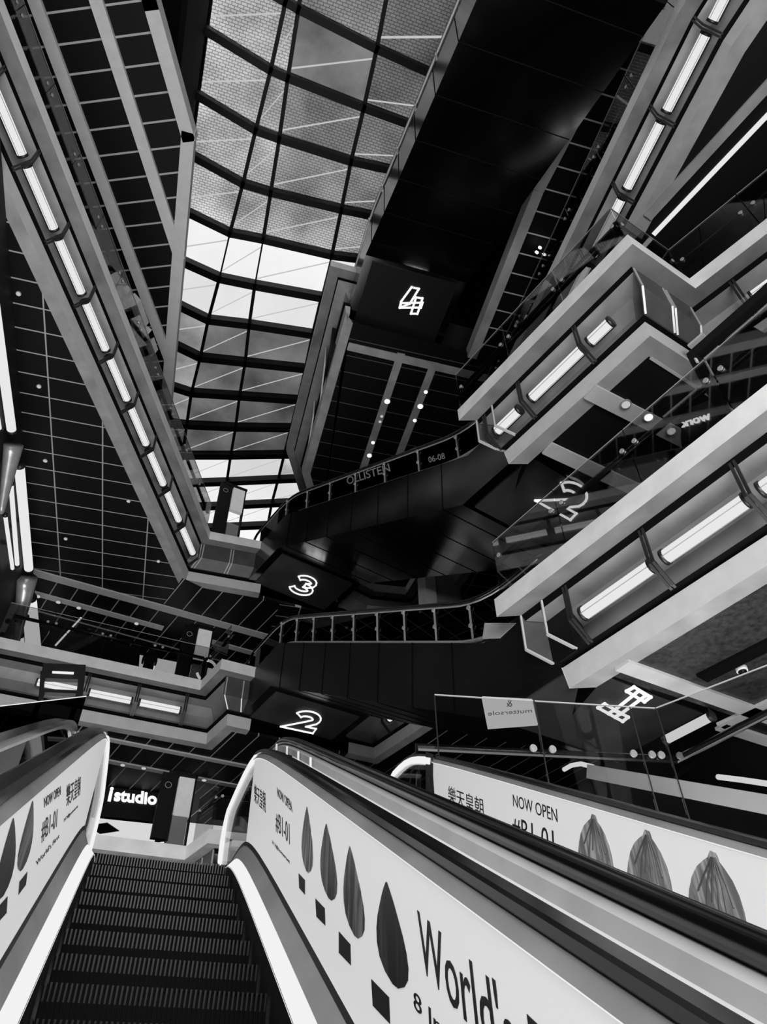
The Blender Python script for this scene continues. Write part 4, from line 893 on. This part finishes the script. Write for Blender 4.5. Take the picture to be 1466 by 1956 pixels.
def end_box(pts, z, cut, label):
    T_ = np.array(pts[-1][:2], float); d = np.array(pts[-2][:2], float) - T_; d /= np.linalg.norm(d); n_ = np.array([-d[1], d[0]]); n_ = n_ if n_[0] > 0 else -n_
    Q = lambda u, h, ex=0.0: np.array([*(T_ + n_ * u + d * (cut * u - ex)), z + h]); ntrim[0] += 1
    pr = [(0.31, -.31), (0.30, -.93), (0.60, -1.22), (0.95, -1.22), (0.95, -.31)]
    bm = BM(); bm.faces.new([bm.verts.new(tuple(Q(u, h, 0.02))) for u, h in pr]); struct('trim_%d' % ntrim[0], bm, M['panelgrey'], label); ntrim[0] += 1
    bm = BM()
    for a_, b_ in zip(pr[:3], pr[1:4]): beam(bm, Q(*a_, 0.03), Q(*b_, 0.03), .03, .05, up=(0.3, 1, 0))
    for ex in (0.45,):
        for a_, b_ in zip(pr[:2], pr[1:3]): beam(bm, Q(*a_, -ex), Q(*b_, -ex), .03, .05, up=(0.3, 1, 0))
    struct('trim_%d' % ntrim[0], bm, M['alu'], label + ', frame bars')
end_box(P_R1, L1, 0.8, 'closed end of the cove on the large right balcony edge')
end_box(P_R2, L2, 0.7, 'closed end of the cove on the middle right balcony edge')

# ------------------------------------------------------------------ signs, totem and odds
tt = thing('totem_screen', 'black framed totem standing on the large right balcony edge', 'sign stand')
A_, B_ = np.array([4.80, 8.57]), np.array([5.542, 5.989]); dd = (B_ - A_) / np.linalg.norm(B_ - A_); ii = np.array([-dd[1], dd[0]]); ii = ii if ii[0] > 0 else -ii
Pt = lambda s, u, h: np.array([*(A_ + dd * s + ii * u), L1 + h])
bm = BM(); beam(bm, Pt(4.42, .30, 0), Pt(4.42, .30, 1.75), 0.16, 0.12, up=(dd[0], dd[1], 0)); link('post', bm, M['black'], tt)
bm = BM(); beam(bm, Pt(4.36, .30, 1.72), Pt(6.3, .30, 1.72), 0.14, 0.16); link('top_beam', bm, M['black'], tt)
bm = BM(); n = 14; P = [Pt(4.6 + 0.85 * (1 - math.cos(math.pi * k / n)) / 2 * 1.0, .45, 1.66 - 0.0 - (0 if k else 0)) for k in range(1)]
pf = [(4.5, 0.05), (4.5, 1.62), (4.95, 1.66), (5.25, 1.5), (5.36, 1.1), (5.30, 0.6), (5.38, 0.05)]
a_ = [bm.verts.new(tuple(Pt(s, .42, h))) for s, h in pf]; b_ = [bm.verts.new(tuple(Pt(s, .62, h))) for s, h in pf]; bm.faces.new(a_); bm.faces.new(b_[::-1])
for i in range(len(pf)): bm.faces.new((a_[i], a_[(i + 1) % len(pf)], b_[(i + 1) % len(pf)], b_[i]))
link('screen', bm, M['rubber'], tt)
bm = BM(); box(bm, tuple(Pt(4.46, .22, 1.5)), (0.07, 0.02, 0.10)); link('label_plate', bm, M['lgrey'], tt)
wk = thing('shop_sign', 'small white mirrored lettering work beside the black totem', 'sign')
P0, P1, P2 = [on(*p, (8.2, 7.6, 9.4), (0.9, -0.3, -0.2)) for p in ((1304, 817), (1361, 800), (1302, 803))]
text_mesh('lettering', 'work', P0, P1 - P0, P2 - P0, M['neon'], wk, th=0.02, bold=0.03, mirror=True)
bm = BM(); beam(bm, P0 + (P1 - P0) * -0.1 + (0.1, 0.1, 0), P1 + (P1 - P0) * 0.3 + (0.1, 0.1, 0), 0.05, 0.8); link('board', bm, M['black'], wk)
ps = thing('reflected_poster', 'pale reflected poster with mirrored lettering, built as a sheet behind the glass screen', 'poster')  # solid sheet stands in for a poster reflected in the glass
f = lambda p: on(*p, (3.48, 8.275, 0), (0.173, 1, 0))
P = [f(p) for p in ((934, 1391), (1028, 1384), (1017, 1335), (922, 1330))]
bm = BM(); hexa(bm, [P[0], P[1], P[1] + (0, .03, 0), P[0] + (0, .03, 0), P[3], P[2], P[2] + (0, .03, 0), P[3] + (0, .03, 0)]); link('sheet', bm, M['poster'], ps)
P0, P1, P2 = [on(*p, (3.48, 8.268, 0), (0.173, 1, 0)) for p in ((933, 1367), (1017, 1361), (932, 1359))]
text_mesh('lettering', 'muttersole', P0, P1 - P0, P2 - P0, M['ink2'], ps, th=0.002, mirror=True)
P0, P1, P2 = [on(*p, (3.48, 8.268, 0), (0.173, 1, 0)) for p in ((968, 1350), (979, 1350), (968, 1336))]
text_mesh('emblem', '&', P0, P1 - P0, P2 - P0, M['ink2'], ps, th=0.002, mirror=True)
def side_text(s_, T_, w, bl, br, tl, parent, m):   # shop sign reflections, laid as lettering on an escalator's side glass
    a_, b_ = T_(0, w, 0), T_(5, w, 0); n_ = np.cross(b_ - a_, (0, 0, 1)); P0, P1, P2 = [on(*p, a_, n_) for p in (bl, br, tl)]
    text_mesh('reflected_lettering', s_, P0, P1 - P0, P2 - P0, M[m], parent, th=0.003)
side_text('OLLISTEN', T23, -1.57, (664, 926), (746, 900), (662, 912), e23, 'grey')
side_text('06-08', T23, -1.57, (820, 884), (851, 876), (818, 873), e23, 'grey')
a_, b_ = T12(0, -1.66, 0), T12(5, -1.66, 0); n_ = np.cross(b_ - a_, (0, 0, 1)); P = [on(*p, a_, n_) for p in ((926, 1190), (986, 1190), (955, 1219), (922, 1220))]
bm = BM(); hexa(bm, [*P, *[p - n_ / np.linalg.norm(n_) * 0.03 for p in P]]); link('end_panel', bm, M['lgrey'], e12)
# box sign with white letters on the fourth level edge beside the skylight
bs = thing('blade_sign', 'white lettered box sign seen edge on beside the skylight', 'sign')
for pa, pb in (((603, 840), (622, 678)), ((584, 880), (600, 780))):
    A0, B0 = at(*pa, L4 - 0.9), at(*pb, L4 - 0.9); bm = BM(); beam(bm, A0, B0, 0.05, 0.9); link('letter_face', bm, M['lgrey'], bs)
A0, B0 = at(595, 895, L4 - 0.95), at(632, 640, L4 - 0.95); bm = BM(); beam(bm, A0 + (0.12, 0, 0), B0 + (0.12, 0, 0), 0.16, 1.1); link('box', bm, M['black'], bs)
cl = thing('column', 'pale square column between the two crossing escalators', 'column')
c0 = on(816, 1125, (0, 17.7, 0), (0, 1, 0)); bm = BM(); box(bm, (c0[0], 17.7, (L2 + 16.6) / 2), (0.42, 0.42, 16.6 - L2), az=-15); link('shaft', bm, M['band'], cl)
bm = BM(); box(bm, (c0[0] + 0.80, 18.0, (L2 + 16.4) / 2), (1.0, 0.2, 16.4 - L2)); link('side_wall', bm, M['grey'], cl)
# black portal frame on the left of the second level cove
pf_ = thing('portal_frame', 'small black frame with a white light line, left end of the second level cove', 'frame')
Yp = 12.0; f = lambda x, y: on(x, y, (0, Yp, 0), (0, 1, 0))
def bar4(p, q, w_, m, nm):
    a_, b_ = f(*p), f(*q); bm = BM(); beam(bm, a_, b_, w_, 0.12, up=(0, 1, 0.01)); link(nm, bm, M[m], pf_)
bar4((80, 1284), (162, 1287), 0.28, 'black', 'top_bar'); bar4((82, 1285), (78, 1340), 0.07, 'black', 'side_bar'); bar4((157, 1287), (150, 1345), 0.10, 'black', 'side_bar'); bar4((78, 1322), (152, 1325), 0.06, 'black', 'bottom_bar')
a_, b_ = on(100, 1284, (0, Yp - .1, 0), (0, 1, 0)), on(141, 1286, (0, Yp - .1, 0), (0, 1, 0)); bm = BM(); beam(bm, a_, b_, 0.03, 0.03); link('light_line', bm, M['led'], pf_)
for x_ in (82, 152):
    q_ = f(x_, 1320); bm = BM(); tube(bm, [q_, (q_[0], q_[1], B1)], 0.04, 8); link('leg', bm, M['black'], pf_)
lg = thing('glass_railing', 'smoked glass railing on the landing at the left edge, below the black frame', 'railing')
f = lambda x, y: on(x, y, (0, 9.0, 0), (0, 1, 0)); P = [f(-20, 1351), f(165, 1330)]
bm = BM(); zt_ = (P[0][2], P[1][2]); hexa(bm, [(P[0][0], 9, B1), (P[1][0], 9, B1), (P[1][0], 9.015, B1), (P[0][0], 9.015, B1), (P[0][0], 9, zt_[0]), (P[1][0], 9, zt_[1]), (P[1][0], 9.015, zt_[1]), (P[0][0], 9.015, zt_[0])]); link('glass_pane', bm, M['dglass'], lg)
bm = BM(); tube(bm, [P[0], P[1]], 0.008, 6); link('glass_edge', bm, M['alu'], lg)
# rope lights and spot clusters
for pa, pb, Y, lb in (((106, 1233), (155, 1180), 22.86, 'broken white light line on the black shop front'),):
    a_, b_ = on(*pa, (0, Y, 0), (0, 1, 0)), on(*pb, (0, Y, 0), (0, 1, 0)); bm = BM()
    for t0, t1 in ((0, .42), (.45, .62), (.66, .80), (.82, 1.0)): tube(bm, [a_ + (b_ - a_) * t0, a_ + (b_ - a_) * t1], 0.03, 6)
    tag(link('light_line', bm, M['led']), lb, 'lamp')
sc = thing('spotlight_cluster', 'cluster of small bright spotlights under the ceiling left of the top right cove', 'spotlight')
for k, (x, y) in enumerate(((1026, 482), (1040, 486), (1032, 473), (1052, 489))):
    p = at(x, y, z4 - 0.3); bm = BM(); cyl(bm, p, (0, 0.3, 1), 0.04, 0.10, 12); link('spot', bm, M['spot'], sc)
bm = BM(); a_, b_ = at(1020, 480, z4 - 0.2), at(1060, 490, z4 - 0.2); tube(bm, [a_, b_], 0.03, 6); link('track', bm, M['frame'], sc)
bm = BM(); tube(bm, [at(1040, 485, z4 - 0.2), tuple(at(1040, 485, z4 - 0.2)[:2]) + (z4,)], 0.02, 6); link('rod', bm, M['frame'], sc)
# folded paper decorations behind the upper left railing
g_ = 'folded pale paper decorations above the upper left edge'
for k, (pts, lb) in enumerate(((((222, 560), (236, 552), (244, 560), (232, 570)), 'smallest folded paper decoration, highest'), (((236, 578), (250, 567), (262, 580), (278, 624), (262, 612)), 'folded paper decoration with a black edge, second from top'), (((250, 612), (284, 638), (262, 656), (252, 640)), 'folded paper decoration, third from top'), (((264, 664), (288, 652), (296, 676), (276, 690)), 'lowest folded paper decoration near the skylight beam'))):
    P = [at(*p, L3 + 1.9) for p in pts]; bm = BM(); a_ = [bm.verts.new(tuple(p)) for p in P]; b_ = [bm.verts.new(tuple(p + np.array([0.05, 0, .25]))) for p in P]; bm.faces.new(a_); bm.faces.new(b_[::-1])
    for i in range(len(P)): bm.faces.new((a_[i], a_[(i + 1) % len(P)], b_[(i + 1) % len(P)], b_[i]))
    tag(link('paper_decoration', bm, M['lgrey']), lb, 'decoration', g_)

# pleats on the pale buns of the neighbour panel
for (tx, ty), (bx, by), hw in (((1135, 1562), (1142, 1690), 34), ((1237, 1592), (1246, 1745), 44), ((1363, 1634), (1378, 1815), 57)):
    for k_, ln in ((-.62, .45), (-.38, .62), (-.15, .50), (.10, .66), (.34, .58), (.58, .48)):
        pts_ = []
        for t in (0.02, 0.12, 0.28, ln):
            cx_ = tx + (bx - tx) * t + hw * k_ * min(1, t * 2.2 + .05); cy_ = ty + (by - ty) * t + hw * k_ * min(1, t * 2.2) * 0.42; pts_.append(on_x((cx_, cy_), X3 - 0.003))
        bm = BM(); tube(bm, pts_, 0.006, 5); link('pleat_line', bm, M['ink2'], pR3)
# lit escalator far to the right
fe = thing('escalator', 'far right escalator seen through the glass screen, its pale lit deck descending', 'escalator')
X5 = 8.0; a_, b_ = on_x((1128, 1474), X5), on_x((1500, 1543), X5)
bm = BM(); beam(bm, a_, b_, 0.15, 0.25); link('outer_deck', bm, M['deck_lit'], fe)
bm = BM(); beam(bm, a_ + (0.3, 0, -0.35), b_ + (0.45, 0, -0.5), 0.7, 0.6); link('truss', bm, M['truss_dark'], fe)
bm = BM(); q_ = [on_x(p, X5) for p in ((1078, 1470), (1092, 1462), (1110, 1459), (1134, 1465))]; tube(bm, q_, 0.045, 8); link('newel_light', bm, M['led'], fe, True)
bm = BM(); tube(bm, [on_x(p, X5 + .1) for p in ((1372, 1484), (1420, 1490), (1500, 1502))], 0.04, 8); link('handrail_light', bm, M['led'], fe, True)
plate('ceiling', [(8.95, 8.32), (14, 9.36), (14, 13), (8.95, 13)], z1, z1 + 0.1, M['black'], 'black ceiling beyond the rippled ceiling')
strip(at(1376, 1384, z1), at(1500, 1424, z1), z1, 0.22, 'pale ceiling strip behind the glass screen at the right edge')
strip(at(1376, 1384, z1), at(1500, 1326, z1), z1, 0.20, 'second pale ceiling strip meeting the first at the right edge')
tl = thing('tube_light', 'single tube standing in for a cove light reflected in the glass screen, under the glowing 1', 'tube light'); a_, b_ = at(1273, 1413, z1 - 0.14), at(1360, 1368, z1 - 0.14)  # tube added where the glass only reflects the cove light
bm = BM(); tube(bm, [a_, b_], 0.07, 14); link('tube', bm, M['tube'], tl, True)
for q_ in (a_, b_):
    d_ = (b_ - a_) / np.linalg.norm(b_ - a_); bm = BM(); tube(bm, [q_ - d_ * 0.03, q_ + d_ * 0.03], 0.085, 14); link('end_cap', bm, M['frame'], tl)
    bm = BM(); tube(bm, [q_, (q_[0], q_[1], z1)], 0.015, 6); link('hanger', bm, M['frame'], tl)
